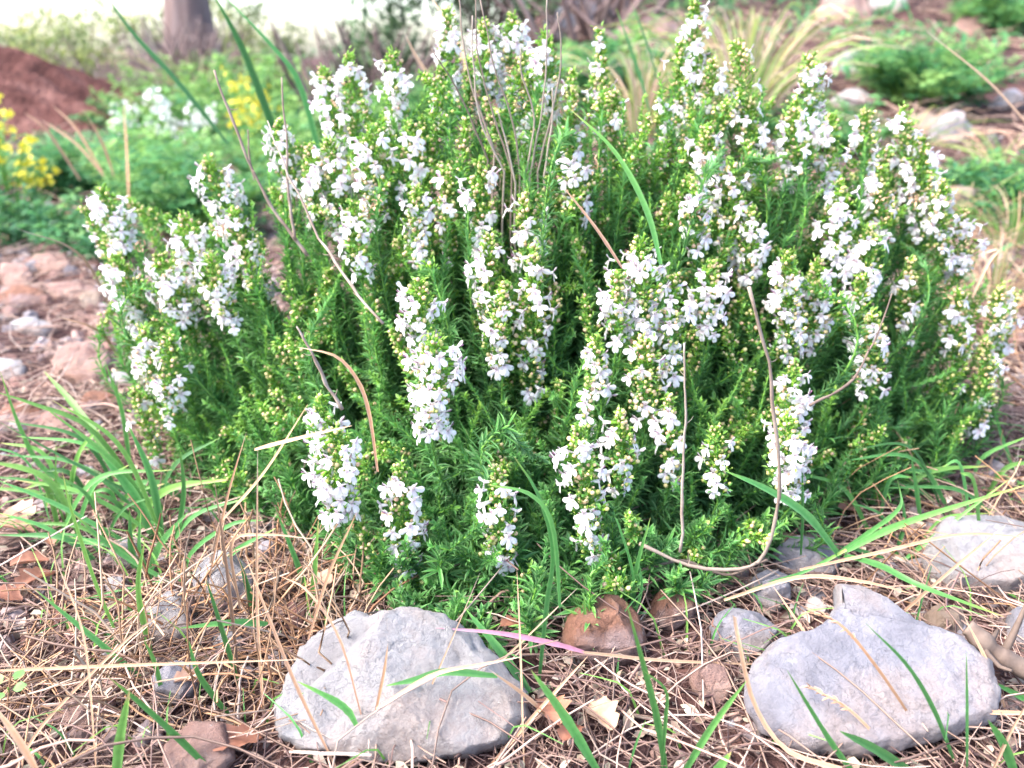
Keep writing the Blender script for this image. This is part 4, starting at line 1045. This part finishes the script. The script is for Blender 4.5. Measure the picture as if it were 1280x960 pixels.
# woody twigs
for label, pts, wd, kw in [
    ('long curved grey dead twig hanging in front of the shrub\'s right half', [(800, 680), (860, 706), (925, 712), (955, 690), (975, 620), (968, 530), (958, 450), (938, 360)], 4.8, dict(tx=.6, y0=.60, y1=.56, taper=.75)),
    ('thin pale vertical twig in the middle right of the shrub', [(850, 690), (856, 560), (853, 430)], 4, dict(tx=.8, y0=.57, y1=.58)),
    ('grey twig sticking up left of the bent brown stalk', [(428, 512), (395, 455), (371, 410)], 5, dict(tx=.7, y0=.60, y1=.60)),
    ('grey twig leaning through the flowers at the upper left', [(478, 405), (430, 345), (395, 290), (350, 190), (335, 150)], 4, dict(tx=.6, y0=.66, y1=.80)),
    ('brown twig between the left and the tall flower heads', [(385, 320), (345, 265), (310, 200), (266, 86)], 5, dict(tx=.5, y0=.84, y1=.86)),
    ('thin straight twig beside the brown one at the upper left', [(368, 300), (360, 210), (352, 98)], 4, dict(tx=.5, y0=.84, y1=.86)),
    ('short twig above the left flower heads', [(318, 225), (312, 195), (312, 162)], 3, dict(tx=.5, y0=.9, y1=.9)),
    ('dark twig crossing under the right side of the shrub', [(1010, 505), (1060, 480), (1090, 430), (1115, 368)], 3.5, dict(tx=.1, y0=.68, y1=.72)),
    ('thick rough brown root lying at the right edge', [(1206, 784), (1240, 812), (1300, 850)], 24, dict(tx=.1, y0=.52, y1=.49, taper=.9)),
    ('reddish brown twig lying under the front of the shrub', [(800, 712), (850, 700), (905, 718), (960, 700)], 6, dict(tx=.15, y0=.62, y1=.62)),
    ('grey twig lying below the rust red stone', [(640, 850), (720, 880), (830, 905), (950, 945)], 6, dict(tx=.5)),
    ('small forked twig standing on the neck of the slab', [(1096, 788), (1094, 765), (1092, 744)], 4, dict(tx=.3, y0=.55))]:
    stick('twig', label, 'twig', pts, wd, **kw)
e = tag(empty('dead_stems', ground(640, 560)), 'bundle of thin grey dead stems standing up through the top of the shrub', 'dead stems')
for pts in [[(640, 215), (612, 130), (597, 60), (594, -10)], [(650, 220), (640, 150), (620, 90), (600, 0)], [(630, 215), (600, 150), (592, 80), (590, 20)], [(618, 190), (585, 90), (573, -10)],
            [(655, 225), (668, 150), (652, 90), (650, 60)], [(662, 220), (680, 120), (684, -5)], [(672, 215), (700, 90), (697, 15)], [(610, 200), (575, 120), (540, 60)], [(645, 230), (630, 170), (622, 140)], [(680, 220), (690, 150), (690, 110)]]:
    Pp = smooth_line([at(x, y, .87 - 0.01 * k) for k, (x, y) in enumerate(pts)], 16)
    dn = smooth_line([ROOT + rng.normal(0, 0.02, 3) * np.array([1, 1, 0]), at(pts[0][0], 330, .87), Pp[0]], 6)[:-1]
    Pp = np.concatenate([dn, Pp]); Pp = Pp + np.array([noise.noise_vector(Vector(p) * 40) for p in Pp]) * 0.0015
    g = Geo(); tube(g, Pp, np.linspace(1.6, 0.8, len(Pp)) * mpp(Pp[10]), 5, (rng.uniform(.5, .9), 0, rng.random())); g.build('stem', 'wood_twig', e)

# ------------------------------------------------------------------ fallen leaves
def fallen(px, py, size, ang, mat, label, tx=0.5, up=0.0):
    P = ground(px, py, 0.006); m = mpp(P); s = size * m
    V, t, T = [], [], []
    r = random.Random(int(px * 7 + py)); nu, nv = 9, 5
    cl = r.uniform(0.1, 0.35)
    for i in range(nu):
        a = i / (nu - 1); wv = math.sin(math.pi * min(1, a * 0.92 + 0.06)) ** 0.7 * (1 + 0.25 * math.sin(a * 19))
        for j in range(nv):
            b = j / (nv - 1) * 2 - 1
            V.append(((a - 0.5) * s, b * wv * s * 0.33, s * (cl * (b * b) * wv + 0.12 * math.sin(a * 3 + 1) + r.uniform(-.012, .012)))); t.append((tx + r.uniform(-.15, .15), 0, 0.5))
    for i in range(nu - 1):
        for j in range(nv - 1):
            A = i * nv + j; T += [(A, A + 1, A + nv + 1), (A, A + nv + 1, A + nv)]
    g = Geo(); g.add(V, T, t)
    o = g.build('fallen_leaf', mat)
    o.location = Vector(P) + Vector((0, 0, 0.016)); o.rotation_euler = (math.radians(up), r.uniform(-.2, .2), math.radians(ang))
    return tag(o, label, 'leaf')
for a in [(18, 676, 52, 10, 'dry_leaf', 'pinkish brown fallen leaf at the left edge under the grass clump', .7), (42, 720, 40, 30, 'dry_leaf', 'curled rust brown leaf below it at the left edge', .3),
          (52, 742, 50, 70, 'dry_leaf', 'red brown fallen leaf lying on the straw at the left', .3), (12, 762, 40, 0, 'dry_leaf', 'dark red leaf at the left edge beside the red brown one', .2),
          (30, 655, 40, 160, 'dry_leaf', 'flat pale leaf at the left edge', .9), (70, 690, 34, 120, 'dry_leaf', 'small russet leaf in the straw left of the grass roots', .4),
          (300, 948, 62, 40, 'dry_leaf', 'orange brown leaf at the bottom left of the big rock', .25), (690, 908, 60, 100, 'dry_leaf', 'lobed orange brown leaf right of the big rock', .45),
          (712, 935, 46, 60, 'dry_leaf', 'dark brown leaf at the bottom, right of the big rock', .15), (748, 915, 60, 115, 'straw', 'folded cream leaf curling at the bottom middle', .75),
          (398, 745, 48, 150, 'dry_leaf', 'pinkish dry leaf behind the top left of the big rock', .8), (240, 870, 34, 20, 'dry_leaf', 'tan leaf among the straw at the lower left', .8),
          (985, 605, 40, 80, 'dry_leaf', 'rust leaf under the right front of the shrub', .3), (1060, 655, 34, 10, 'dry_leaf', 'small brown leaf in the straw right of the dead twig', .3),
          (130, 620, 34, 30, 'dry_leaf', 'pale dry leaf inside the left grass clump', .95), (900, 800, 26, 10, 'dry_leaf', 'small brown leaf between the small stone and the rusty one', .3),
          (1235, 700, 26, 15, 'dry_leaf', 'small tan leaf on the flat pale stone', .6), (640, 800, 30, 15, 'dry_leaf', 'brown leaf in the shade behind the big rock', .2)]:
    fallen(*a)
# small round-leaved seedling at the left edge
e = tag(empty('seedling', ground(12, 870)), 'tiny seedling with round blue green leaves at the left edge', 'seedling')
for (px, py, a) in [(2, 854, 150), (16, 862, 20), (6, 866, 250), (18, 850, 80)]:
    P = at(px, py, .425); g = Geo()
    M_ = basis(np.array([[math.cos(math.radians(a)), math.sin(math.radians(a)), 0.25]]), np.array([[0, -0.3, 1.0]]))
    g.many(leaf_t(0.9, 0.1, 0.06), M_, P[None], np.array([0.0095]), tx=np.array([.8])); g.build('leaf', 'herb_leaf', e)
tube_g = Geo(); q = ground(12, 870); tube(tube_g, smooth_line([q, at(10, 860, .425)], 5), 0.0006, 5, (.5, 0, .5)); tube_g.build('stem', 'savory_stem', e)
e = tag(empty('seedling', ground(150, 815)), 'small feathery green seedling in the straw at the lower left', 'seedling')
q = ground(150, 815)
for k in range(11):
    g = Geo(); a = k * 2.4; tip = q + np.array([math.cos(a) * .012, math.sin(a) * .012, .012 + .0008 * k])
    ribbon(g, smooth_line([q, (q + tip) / 2 + np.array([0, 0, .004]), tip], 5), 0.0022, tint=(.5, 0, .5)); g.build('leaf', 'herb_leaf', e)

# ------------------------------------------------------------------ plants behind (out of focus)
def herb(name, label, px, py, h, r, n_st, mat, tint=0.5, leaf=0.035, flowers_=None, nfl=0, Y=None, feathery=False, lean=0.5, sub='leaves', group=None, cat='plant', leafy=14, sd=0):
    """upright many-stemmed plant: stems, leaf sprays, and optional blossoms on top"""
    R = np.random.default_rng(int(px * 13 + py * 7 + sd))
    P0 = ground(px, py) if Y is None else at(px, py, Y)
    P0 = np.array(P0); P0[2] = terrain(P0[0], P0[1])
    e = tag(empty(name, P0), label, cat, group)
    gs, gl, gf = Geo(), Geo(), Geo()
    for k in range(n_st):
        a = R.uniform(0, 2 * math.pi); q = math.sqrt(R.random()) * r
        b = P0 + np.array([math.cos(a), math.sin(a), 0]) * q * 0.35; b[2] = terrain(b[0], b[1]) - .005
        hh = h * R.uniform(0.55, 1.0) * (1 - 0.35 * (q / r) ** 2)
        tp = P0 + np.array([math.cos(a) * q, math.sin(a) * q, hh]); tp[2] = b[2] + hh
        mid = b + (tp - b) * np.array([.3, .3, .55])
        C = smooth_line([b, mid, tp], 10); tube(gs, C, np.linspace(.004, .0015, 10) * (h / .3), 4, (.7, 0, .5), cap=False)
        Q, T, u = resample(C, max(.01, h / leafy)); k0 = u > 0.1
        Q, T, u = Q[k0], T[k0], u[k0]
        n = len(Q) * 4
        PP = np.repeat(Q, 4, 0); aa = R.uniform(0, 2 * math.pi, n)
        D = nrm(np.stack([np.cos(aa), np.sin(aa), R.uniform(-.2, .9, n)], 1))
        S = leaf * R.uniform(.6, 1.2, n) * (1.2 - 0.5 * np.repeat(u, 4))
        M = basis(D, np.array([0, 0, 1.0]) + R.normal(0, .3, (n, 3)))
        tm = [leaf_t(.28, .3, .2), leaf_t(.4, .15, .2)][sd % 2]
        tx = np.clip(tint + .3 * (np.repeat(u, 4) - .5) + R.normal(0, .22, n) + R.normal(0, .18), 0, 1)
        if feathery:
            for f in (0.35, 0.6, 0.85):
                for s_ in (-1, 1):
                    pos = PP + D * (S * f * 1.5)[:, None]; D2 = nrm(D * .8 + M[:, :, 0] * s_ * .8)
                    gl.many(leaf_t(.3, .2, .2), basis(D2, M[:, :, 2]), pos, S * .6, tx=tx)
        else:
            gl.many(tm, M, PP, S, tx=tx)
        if flowers_:
            m_ = nfl
            t_ = R.uniform(.62, 1.02, m_)
            base = np.stack([np.interp(t_, np.linspace(0, 1, 10), C[:, c]) for c in range(3)], 1)
            base = base + R.normal(0, 1, (m_, 3)) * np.array([.012, .012, .008]) * (h / .3)
            dd = nrm(R.normal(0, 1, (m_, 3)) + np.array([0, -.6, .5]))
            s0 = .011 * (h / .3)
            for ang in range(4):
                Mf = basis(dd, np.array([0, 0, 1.0]))
                c_, s_ = math.cos(ang * math.pi / 2), math.sin(ang * math.pi / 2)
                D3 = nrm(Mf[:, :, 0] * c_ + Mf[:, :, 2] * s_ + dd * .4)
                gf.many(leaf_t(.75, .1, .1), basis(D3, dd), base, s0 * R.uniform(.7, 1.2, m_))
    gs.build('stems', 'savory_stem', e)['kind'] = 'stuff'
    gl.build('leaves', mat, e)['kind'] = 'stuff'
    if flowers_: gf.build('blossoms', flowers_, e)['kind'] = 'stuff'
    return e
herb('yellow_flower_plant', 'blurred plant with clusters of yellow flowers at the left edge', 10, 290, .44, .17, 16, 'herb_leaf', .55, .045, 'yellow_petal', 12, sd=0)
herb('yellow_flower_plant', 'tall thin stem with a few yellow flowers rising at the far left', 14, 240, .62, .04, 3, 'olive_leaf', .6, .03, 'yellow_petal', 5, leafy=8)
herb('yellow_flower_plant', 'blurred yellow blossoms behind the left flower heads, beside the white ones', 318, 215, .50, .16, 10, 'herb_leaf', .6, .05, 'yellow_petal', 12, sd=2)
herb('white_flower_plant', 'blurred white flowering plant further back between the soil heap and the shrub', 225, 205, .44, .26, 16, 'herb_leaf', .6, .04, 'petal', 12)
herb('white_flower_plant', 'smaller blurred white flowering plant just right of the soil heap', 172, 205, .36, .12, 7, 'herb_leaf', .5, .04, 'petal', 12)
herb('leafy_herb', 'feathery blue green herb in front of the soil heap', 95, 245, .22, .30, 24, 'herb_leaf', .45, .06, feathery=True)
herb('leafy_herb', 'bright feathery herb behind the left flower heads', 190, 270, .32, .28, 28, 'herb_leaf', .8, .06, feathery=True)
herb('leafy_herb', 'dense teal green herb between the two left flower heads', 262, 300, .32, .24, 26, 'herb_leaf', .45, .05, feathery=True)
herb('leafy_herb', 'low dark herb beneath the yellow flowers at the left edge', 60, 300, .16, .25, 22, 'herb_leaf', .25, .045)
herb('leafy_herb', 'green herb behind the upper left flower spikes', 345, 250, .36, .25, 22, 'herb_leaf', .75, .05, feathery=True)
herb('leafy_herb', 'low dark green herb at the left tip of the shrub', 140, 325, .15, .18, 18, 'herb_leaf', .3, .04)
herb('leafy_herb', 'broad leaved green herb in front of the tree trunk', 170, 165, .25, .5, 26, 'herb_leaf', .5, .07)
herb('leafy_herb', 'dark green herb at the foot of the tree trunk', 320, 150, .6, .6, 24, 'herb_leaf', .4, .10)
herb('leafy_herb', 'blurred green herb seen through the gap beside the top flower heads', 520, 180, .34, .3, 24, 'herb_leaf', .5, .06, feathery=True)
herb('leafy_herb', 'blurred blue green herb right of the top flower heads', 760, 140, .30, .3, 20, 'herb_leaf', .45, .06, feathery=True)
herb('leafy_herb', 'green feathery herb between the rocks at the upper right', 1150, 130, .28, .34, 30, 'herb_leaf', .55, .06, feathery=True)
herb('leafy_herb', 'blurred green herb above the red soil at the top right corner', 1250, 40, .30, .34, 24, 'herb_leaf', .5, .07, feathery=True)
herb('leafy_herb', 'dark green clump right of the shrub under the lilac rock', 1215, 262, .13, .26, 34, 'herb_leaf', .4, .045)
herb('leafy_herb', 'green clump at the right edge below the rocks', 1275, 240, .12, .16, 18, 'herb_leaf', .45, .045)
herb('leafy_herb', 'low green herb behind the right flower heads', 1060, 190, .18, .26, 24, 'herb_leaf', .5, .045)
herb('leafy_herb', 'green herb left of the yellow grass tuft', 985, 175, .20, .2, 20, 'herb_leaf', .5, .045)
herb('leafy_herb', 'yellow green weed between the soil heap and the tree trunk', 205, 118, .55, .55, 22, 'herb_leaf', .9, .09, Y=5.6)
herb('leafy_herb', 'bright yellow green weed right of the tree trunk', 335, 118, .60, .5, 22, 'herb_leaf', .95, .09, Y=5.4, sd=1)
herb('leafy_herb', 'fresh green weed behind the yellow blossoms', 285, 150, .50, .45, 22, 'herb_leaf', .7, .08, Y=4.6)
herb('leafy_herb', 'light green weed beside the top left flower spikes', 398, 150, .42, .4, 22, 'herb_leaf', .85, .07, Y=4.0, sd=1)
herb('leafy_herb', 'light green weed right of the top flower spikes', 800, 110, .30, .35, 20, 'herb_leaf', .8, .06, sd=1)
# tuft of tall yellow green grass behind the shrub
def tuft(label, px, py, h, r, n, t0, t1, mat='grass_green', w=.006, sd=1, mixstraw=.4):
    R = np.random.default_rng(sd); P0 = ground(px, py); e = tag(empty('grass_tuft', P0), label, 'grass tuft')
    a_, b_ = Geo(), Geo()
    for k in range(n):
        a = R.uniform(0, 2 * math.pi); q = R.random() * r
        b = P0 + np.array([math.cos(a), math.sin(a), 0]) * q * .3; b[2] = terrain(b[0], b[1])
        hh = h * R.uniform(.5, 1.05); tp = P0 + np.array([math.cos(a) * q * 1.3, math.sin(a) * q * 1.3, hh * .9])
        tp2 = tp + np.array([math.cos(a) * q * .5, math.sin(a) * q * .5, -hh * .1 * R.random()])
        C = smooth_line([b, b + (tp - b) * np.array([.3, .3, .6]), tp, tp2], 9)
        ribbon(b_ if R.random() < mixstraw else a_, C, w * np.linspace(1, .15, 9), face=np.array([R.normal(0, .5), -1, .3]), tint=(R.uniform(t0, t1), 0, R.random()))
    a_.build('green_blades', mat, e)['kind'] = 'stuff'; b_.build('dry_blades', 'straw', e)['kind'] = 'stuff'
tuft('tall yellow green grass tuft behind the right of the shrub\'s top', 925, 160, .42, .30, 190, .75, 1, sd=1, w=.008)
tuft('pale grass tuft behind the middle of the shrub\'s top', 800, 170, .32, .25, 110, .7, 1, sd=2, w=.007, mixstraw=.55)
tuft('yellow green grass tuft between the soil heap and the tree', 250, 140, .6, .6, 90, .6, .9, sd=8, w=.012, mixstraw=.5)
tuft('thin yellowish grass tuft behind the upper left flower heads', 400, 150, .5, .4, 90, .6, .9, sd=9, w=.009, mixstraw=.5)
tuft('sparse tuft of dry grass left of the lilac rock', 1130, 190, .16, .2, 60, .6, 1, sd=3, w=.004, mixstraw=.8)
tuft('dry grass tuft at the right edge beyond the shrub', 1240, 380, .16, .22, 90, .5, 1, sd=4, w=.003, mixstraw=.7)
tuft('green grass tuft at the right edge beyond the shrub', 1265, 300, .14, .22, 90, .5, .9, sd=5, w=.004, mixstraw=.25)
tuft('bleached tuft of grass on the red soil at the right', 1250, 210, .12, .2, 60, .5, .9, sd=6, w=.004, mixstraw=.6)
# blurred arching blades and stalks behind the left half
for label, pts, wd, kw in [
    ('blurred dark green stalk arching across the upper left', [(285, 180), (225, 105), (168, 43), (130, -10)], 7, dict(mat='grass_green', tx=.1, y0=1.5, y1=1.5)),
    ('thick blurred green blade leaning at the upper left', [(350, 185), (339, 155), (302, 60), (262, -15)], 11, dict(mat='grass_green', tx=.2, y0=1.35, y1=1.3)),
    ('blurred green blade arching next to the thick one', [(408, 240), (400, 200), (373, 104), (336, 54), (280, -5)], 8, dict(mat='grass_green', tx=.3, y0=1.3, y1=1.25)),
    ('blurred green stalk leaning behind the yellow grass', [(812, 140), (798, 90), (770, 10)], 7, dict(mat='grass_green', tx=.05, y0=1.6, y1=1.5)),
    ('second blurred stalk beside it behind the yellow grass', [(822, 100), (810, 60), (790, 5)], 7, dict(mat='grass_green', tx=.05, y0=1.6, y1=1.5)),
    ('leftmost of the blurred tan stalks over the green herbs', [(100, 225), (60, 165), (30, 140)], 4, dict(tx=.4, y0=2.0, y1=2.0)),
    ('slanting blurred tan stalk over the green herbs', [(130, 220), (95, 180), (52, 150)], 4, dict(tx=.5, y0=2.0, y1=2.0)),
    ('blurred tan stalk crossing the slanting one', [(128, 215), (95, 160), (66, 132)], 4, dict(tx=.5, y0=2.0, y1=2.0)),
    ('blurred orange stalk leaning left over the green herbs', [(142, 220), (128, 180), (105, 138)], 4, dict(tx=.4, y0=1.9, y1=1.9)),
    ('blurred vertical brown stalk over the green herbs', [(161, 260), (158, 190), (154, 130)], 5, dict(tx=.3, y0=1.9, y1=1.9)),
    ('blurred dry blade leaning over the gap at the top', [(540, 100), (520, 70), (505, 40)], 6, dict(tx=.7, y0=1.3, y1=1.3)),
    ('blurred straw rising left of the top flower head', [(590, 140), (575, 60), (535, -10)], 6, dict(tx=.7, y0=1.1, y1=1.2))]:
    m_ = kw.pop('mat', 'straw'); lone('background_grass', label, 'stalk', pts, wd, m_, **kw)

# ------------------------------------------------------------------ soil heap, bank, trees
def mound(name, mat, C, rx, ry, h, seed):
    V, T = [], []; n = 110
    for j in range(n + 1):
        for i in range(n + 1):
            x, y = (i / n * 2 - 1), (j / n * 2 - 1); r = min(1, math.hypot(x, y))
            z = h * (math.cos(r * math.pi) + 1) / 2 + (h * .28 * noise.fractal(Vector((x * 3 + seed, y * 3, seed)), 1, 2, 5) + h * .10 * noise.noise(Vector((x * 14, y * 14, seed)))) * (1 - r ** 2)
            V.append((C[0] + x * rx, C[1] + y * ry, C[2] + z - .05))
    for j in range(n):
        for i in range(n):
            a = j * (n + 1) + i; T += [(a, a + 1, a + n + 2), (a, a + n + 2, a + n + 1)]
    g = Geo(); g.add(V, T, (0, 0, 0)); o = g.build(name, mat); o['kind'] = 'structure'; return o
mound('soil_mound', 'red_soil', (-4.65, 6.3, 0), 3.0, 1.5, .70, 3)
mound('red_bank', 'red_soil', (1.75, 2.3, .06), .85, .95, .24, 8)
def crown(R, C, rx, ry, rz, n, leaf, mat, tint, name, parent, holes=0.45):
    """leaf sized faces gathered into uneven clumps with gaps"""
    nc = max(14, n // 70); cl = nrm(R.normal(0, 1, (nc, 3))) * (R.random((nc, 1)) ** .45) * np.array([rx, ry, rz]) + C
    P, k = [], R.integers(0, nc, n)
    P = cl[k] + R.normal(0, 1, (n, 3)) * np.array([rx, ry, rz]) * .13
    D = nrm(R.normal(0, 1, (n, 3)) + np.array([0, 0, -.2]))
    g = Geo(); g.many(leaf_t(.45, .15, .2), basis(D, np.array([0, 0, 1.0]) + R.normal(0, .4, (n, 3))), P, leaf * R.uniform(.6, 1.3, n), tx=np.clip(tint + (R.random(nc)[k] - .5) * .7, 0, 1))
    o = g.build(name, mat, parent); o['kind'] = 'stuff'; return o, cl
def bush(label, x, y, z, rx, rz, n, leaf, mat, tint, sd, name='shrub', cat='shrub'):
    R = np.random.default_rng(sd); b = np.array([x, y, terrain(x, y)])
    e = tag(empty(name, b), label, cat)
    o, cl = crown(R, b + np.array([0, 0, z]), rx, rx * .8, rz, n, leaf, mat, tint, 'foliage', e)
    g = Geo()
    for c in cl[:26]: tube(g, smooth_line([b, b + (c - b) * np.array([.3, .3, .5]), c], 7), np.linspace(.013, .004, 7) * rx, 5, (.3, 0, .5))
    g.build('branches', 'bark', e)['kind'] = 'stuff'
    return e
def tree(label, x, y, tr, th, crown_z, crx, crz, n, leaf, mat, tint, sd):
    R = np.random.default_rng(sd); b = np.array([x, y, terrain(x, y) - .05]); e = tag(empty('tree', b), label, 'tree')
    g = Geo(); C = smooth_line([b, b + np.array([tr * .3, 0, th * .5]), b + np.array([tr * .8, 0, th])], 24)
    na = 28; V, T, tt = [], [], []
    for i, c in enumerate(C):
        f = i / 23; rad = tr * (1.25 * math.exp(-f * 5) + 1 - .35 * f)
        for k in range(na):
            a = 2 * math.pi * k / na; q = rad * (1 + .16 * noise.noise(Vector((math.cos(a) * 3, math.sin(a) * 3, f * 1.5 + sd))) + .10 * noise.noise(Vector((math.cos(a) * 11, math.sin(a) * 11, f * 4))))
            V.append(c + np.array([math.cos(a) * q, math.sin(a) * q, 0])); tt.append((.5 + .5 * noise.noise(Vector((math.cos(a) * 9, math.sin(a) * 9, f * 5))), 0, .5))
    for i in range(23):
        for k in range(na):
            j = (k + 1) % na; A = i * na; T += [(A + k, A + j, A + na + j), (A + k, A + na + j, A + na + k)]
    g.add(V, T, tt); g.build('trunk', 'bark', e)
    top = C[-1]; o, cl = crown(R, b + np.array([0, 0, crown_z]), crx, crx, crz, n, leaf, mat, tint, 'crown', e)
    for c in cl[:12]:
        g = Geo(); tube(g, smooth_line([top - np.array([0, 0, .2]), top + (c - top) * np.array([.5, .5, .3]), c], 9), np.linspace(tr * .35, tr * .06, 9), 6, (.4, 0, .5)); g.build('limb', 'bark', e)
    return e
tree('old tree with a shaggy grey purple trunk at the top left', -3.6, 9.4, .22, 2.6, 3.4, 2.2, .9, 2600, .10, 'olive_leaf', .6, 31)
for a in [('pale olive bush against the sky at the top left corner', -6.9, 10.5, .50, 1.5, .56, 1600, .08, 'olive_leaf', .75, 1),
          ('olive bush left of the old tree, sky showing through', -5.0, 9.8, .48, 1.3, .56, 1500, .08, 'olive_leaf', .65, 2),
          ('tangled twiggy bush behind the old tree', -3.3, 10.0, .7, .85, .75, 1300, .08, 'olive_leaf', .5, 3),
          ('loose bush right of the old tree, glittering with sky', -2.75, 8.8, .45, .5, .5, 520, .06, 'olive_leaf', .6, 4),
          ('dark bush behind the left part of the shrub\'s top', -.80, 5.6, .45, .55, .5, 2600, .06, 'dark_leaf', .4, 5),
          ('dark brushwood right above the shrub\'s top flower heads', -.15, 5.4, .75, .7, .5, 3000, .06, 'dark_leaf', .3, 6),
          ('shady bush behind the grey rock', .9, 6.3, 1.1, .9, .45, 3000, .06, 'dark_leaf', .45, 7),
          ('shady bush behind the yellow grass', 2.2, 6.6, 1.25, 1.0, .5, 3000, .06, 'dark_leaf', .4, 8),
          ('green bush at the top right corner', 3.9, 6.2, 1.2, 1.1, .55, 3600, .06, 'herb_leaf', .4, 9),
          ('distant grey green bush on the skyline at the far left', -8.6, 14, .7, 2.2, .75, 1500, .10, 'olive_leaf', .6, 10),
          ('distant bush on the skyline behind the olive bushes', -5.6, 15, .8, 1.9, .80, 1300, .10, 'olive_leaf', .6, 11)]:
    bush(*a)
# dry brushwood round the foot of the old tree and under the top edge
def brush(label, x, y, r, h, n, t0, t1, sd):
    R = np.random.default_rng(sd); b = np.array([x, y, terrain(x, y)]); e = tag(empty('brushwood', b), label, 'brushwood'); g = Geo()
    for k in range(n):
        a = R.uniform(0, 6.28); q = R.random() * r; p0 = b + np.array([math.cos(a) * q * .7, math.sin(a) * q * .7, 0]); a2 = R.uniform(0, 6.28)
        p2 = p0 + np.array([math.cos(a2) * r * .6, math.sin(a2) * r * .4, h * R.uniform(.4, 1.1)]); p1 = (p0 + p2) / 2 + R.normal(0, .08, 3) * r
        tube(g, smooth_line([p0, p1, p2], 7), np.linspace(.018, .005, 7) * R.uniform(.6, 1.5), 4, (R.uniform(t0, t1), 0, R.random()), cap=False)
    g.build('branches', 'bark', e)['kind'] = 'stuff'
brush('tangle of dry lilac brown brushwood at the foot of the old tree', -3.3, 8.6, .6, .8, 190, .2, 1, 41)
brush('grey brushwood left of the old tree', -4.3, 8.8, .5, .5, 70, .4, 1, 42)
brush('dark twigs behind the top left flower heads', -.75, 4.8, .5, .6, 90, .0, .6, 43)
brush('thin twigs above the grey rock at the top', .5, 5.0, .7, .6, 40, .3, .9, 44)
# green ground cover and thin grass between the plants
g = Geo(); R = np.random.default_rng(5)
n = 15000; x = R.uniform(-6, 5, n); y = 1.5 + R.random(n) ** 1.5 * 9
dens = np.array([noise.noise(Vector((a * 1.1, b * 1.1, 4))) for a, b in zip(x, y)])
left = (x / y < -.12); keep = (dens > np.where(left, -.45, -.02)) & ((y > 2.0) | ~left)
x, y = x[keep], y[keep]; n = len(x); z = np.array([terrain(a, b) for a, b in zip(x, y)])
D = nrm(R.normal(0, 1, (n, 3)) * np.array([1, 1, .5]) + np.array([0, 0, .9]))
g.many(leaf_t(.3, .3, .2), basis(D, np.array([0, -.5, 1.0]) + R.normal(0, .3, (n, 3))), np.stack([x, y, z], 1), .02 + .016 * y * R.uniform(.4, 1.2, n), tx=R.uniform(.2, .8, n))
tag(g.build('ground_cover', 'herb_leaf'), 'low green weeds spread over the slope behind the shrub', 'weeds', kind='stuff')
# thin green grass close by
g = Geo()
for k in range(230):
    zone = rng.random()
    if zone < .4: x, y = rng.uniform(-.62, -.30), rng.uniform(.55, .95)
    elif zone < .7: x, y = rng.uniform(.40, .85), rng.uniform(.62, 1.1)
    else: x, y = rng.uniform(-.4, .5), rng.uniform(.42, .6)
    hh = rng.uniform(.02, .06); a = rng.uniform(0, 6.28); b = np.array([x, y, terrain(x, y)])
    C = smooth_line([b, b + np.array([math.cos(a) * hh * .3, math.sin(a) * hh * .3, hh * .7]), b + np.array([math.cos(a) * hh * 1.1, math.sin(a) * hh * 1.1, hh * .9])], 6)
    ribbon(g, C, rng.uniform(.0015, .003) * np.linspace(1, .2, 6), tint=(rng.uniform(.3, .8), 0, rng.random()))
tag(g.build('short_grass', 'grass_green'), 'sparse short green grass growing through the straw', 'grass', kind='stuff')
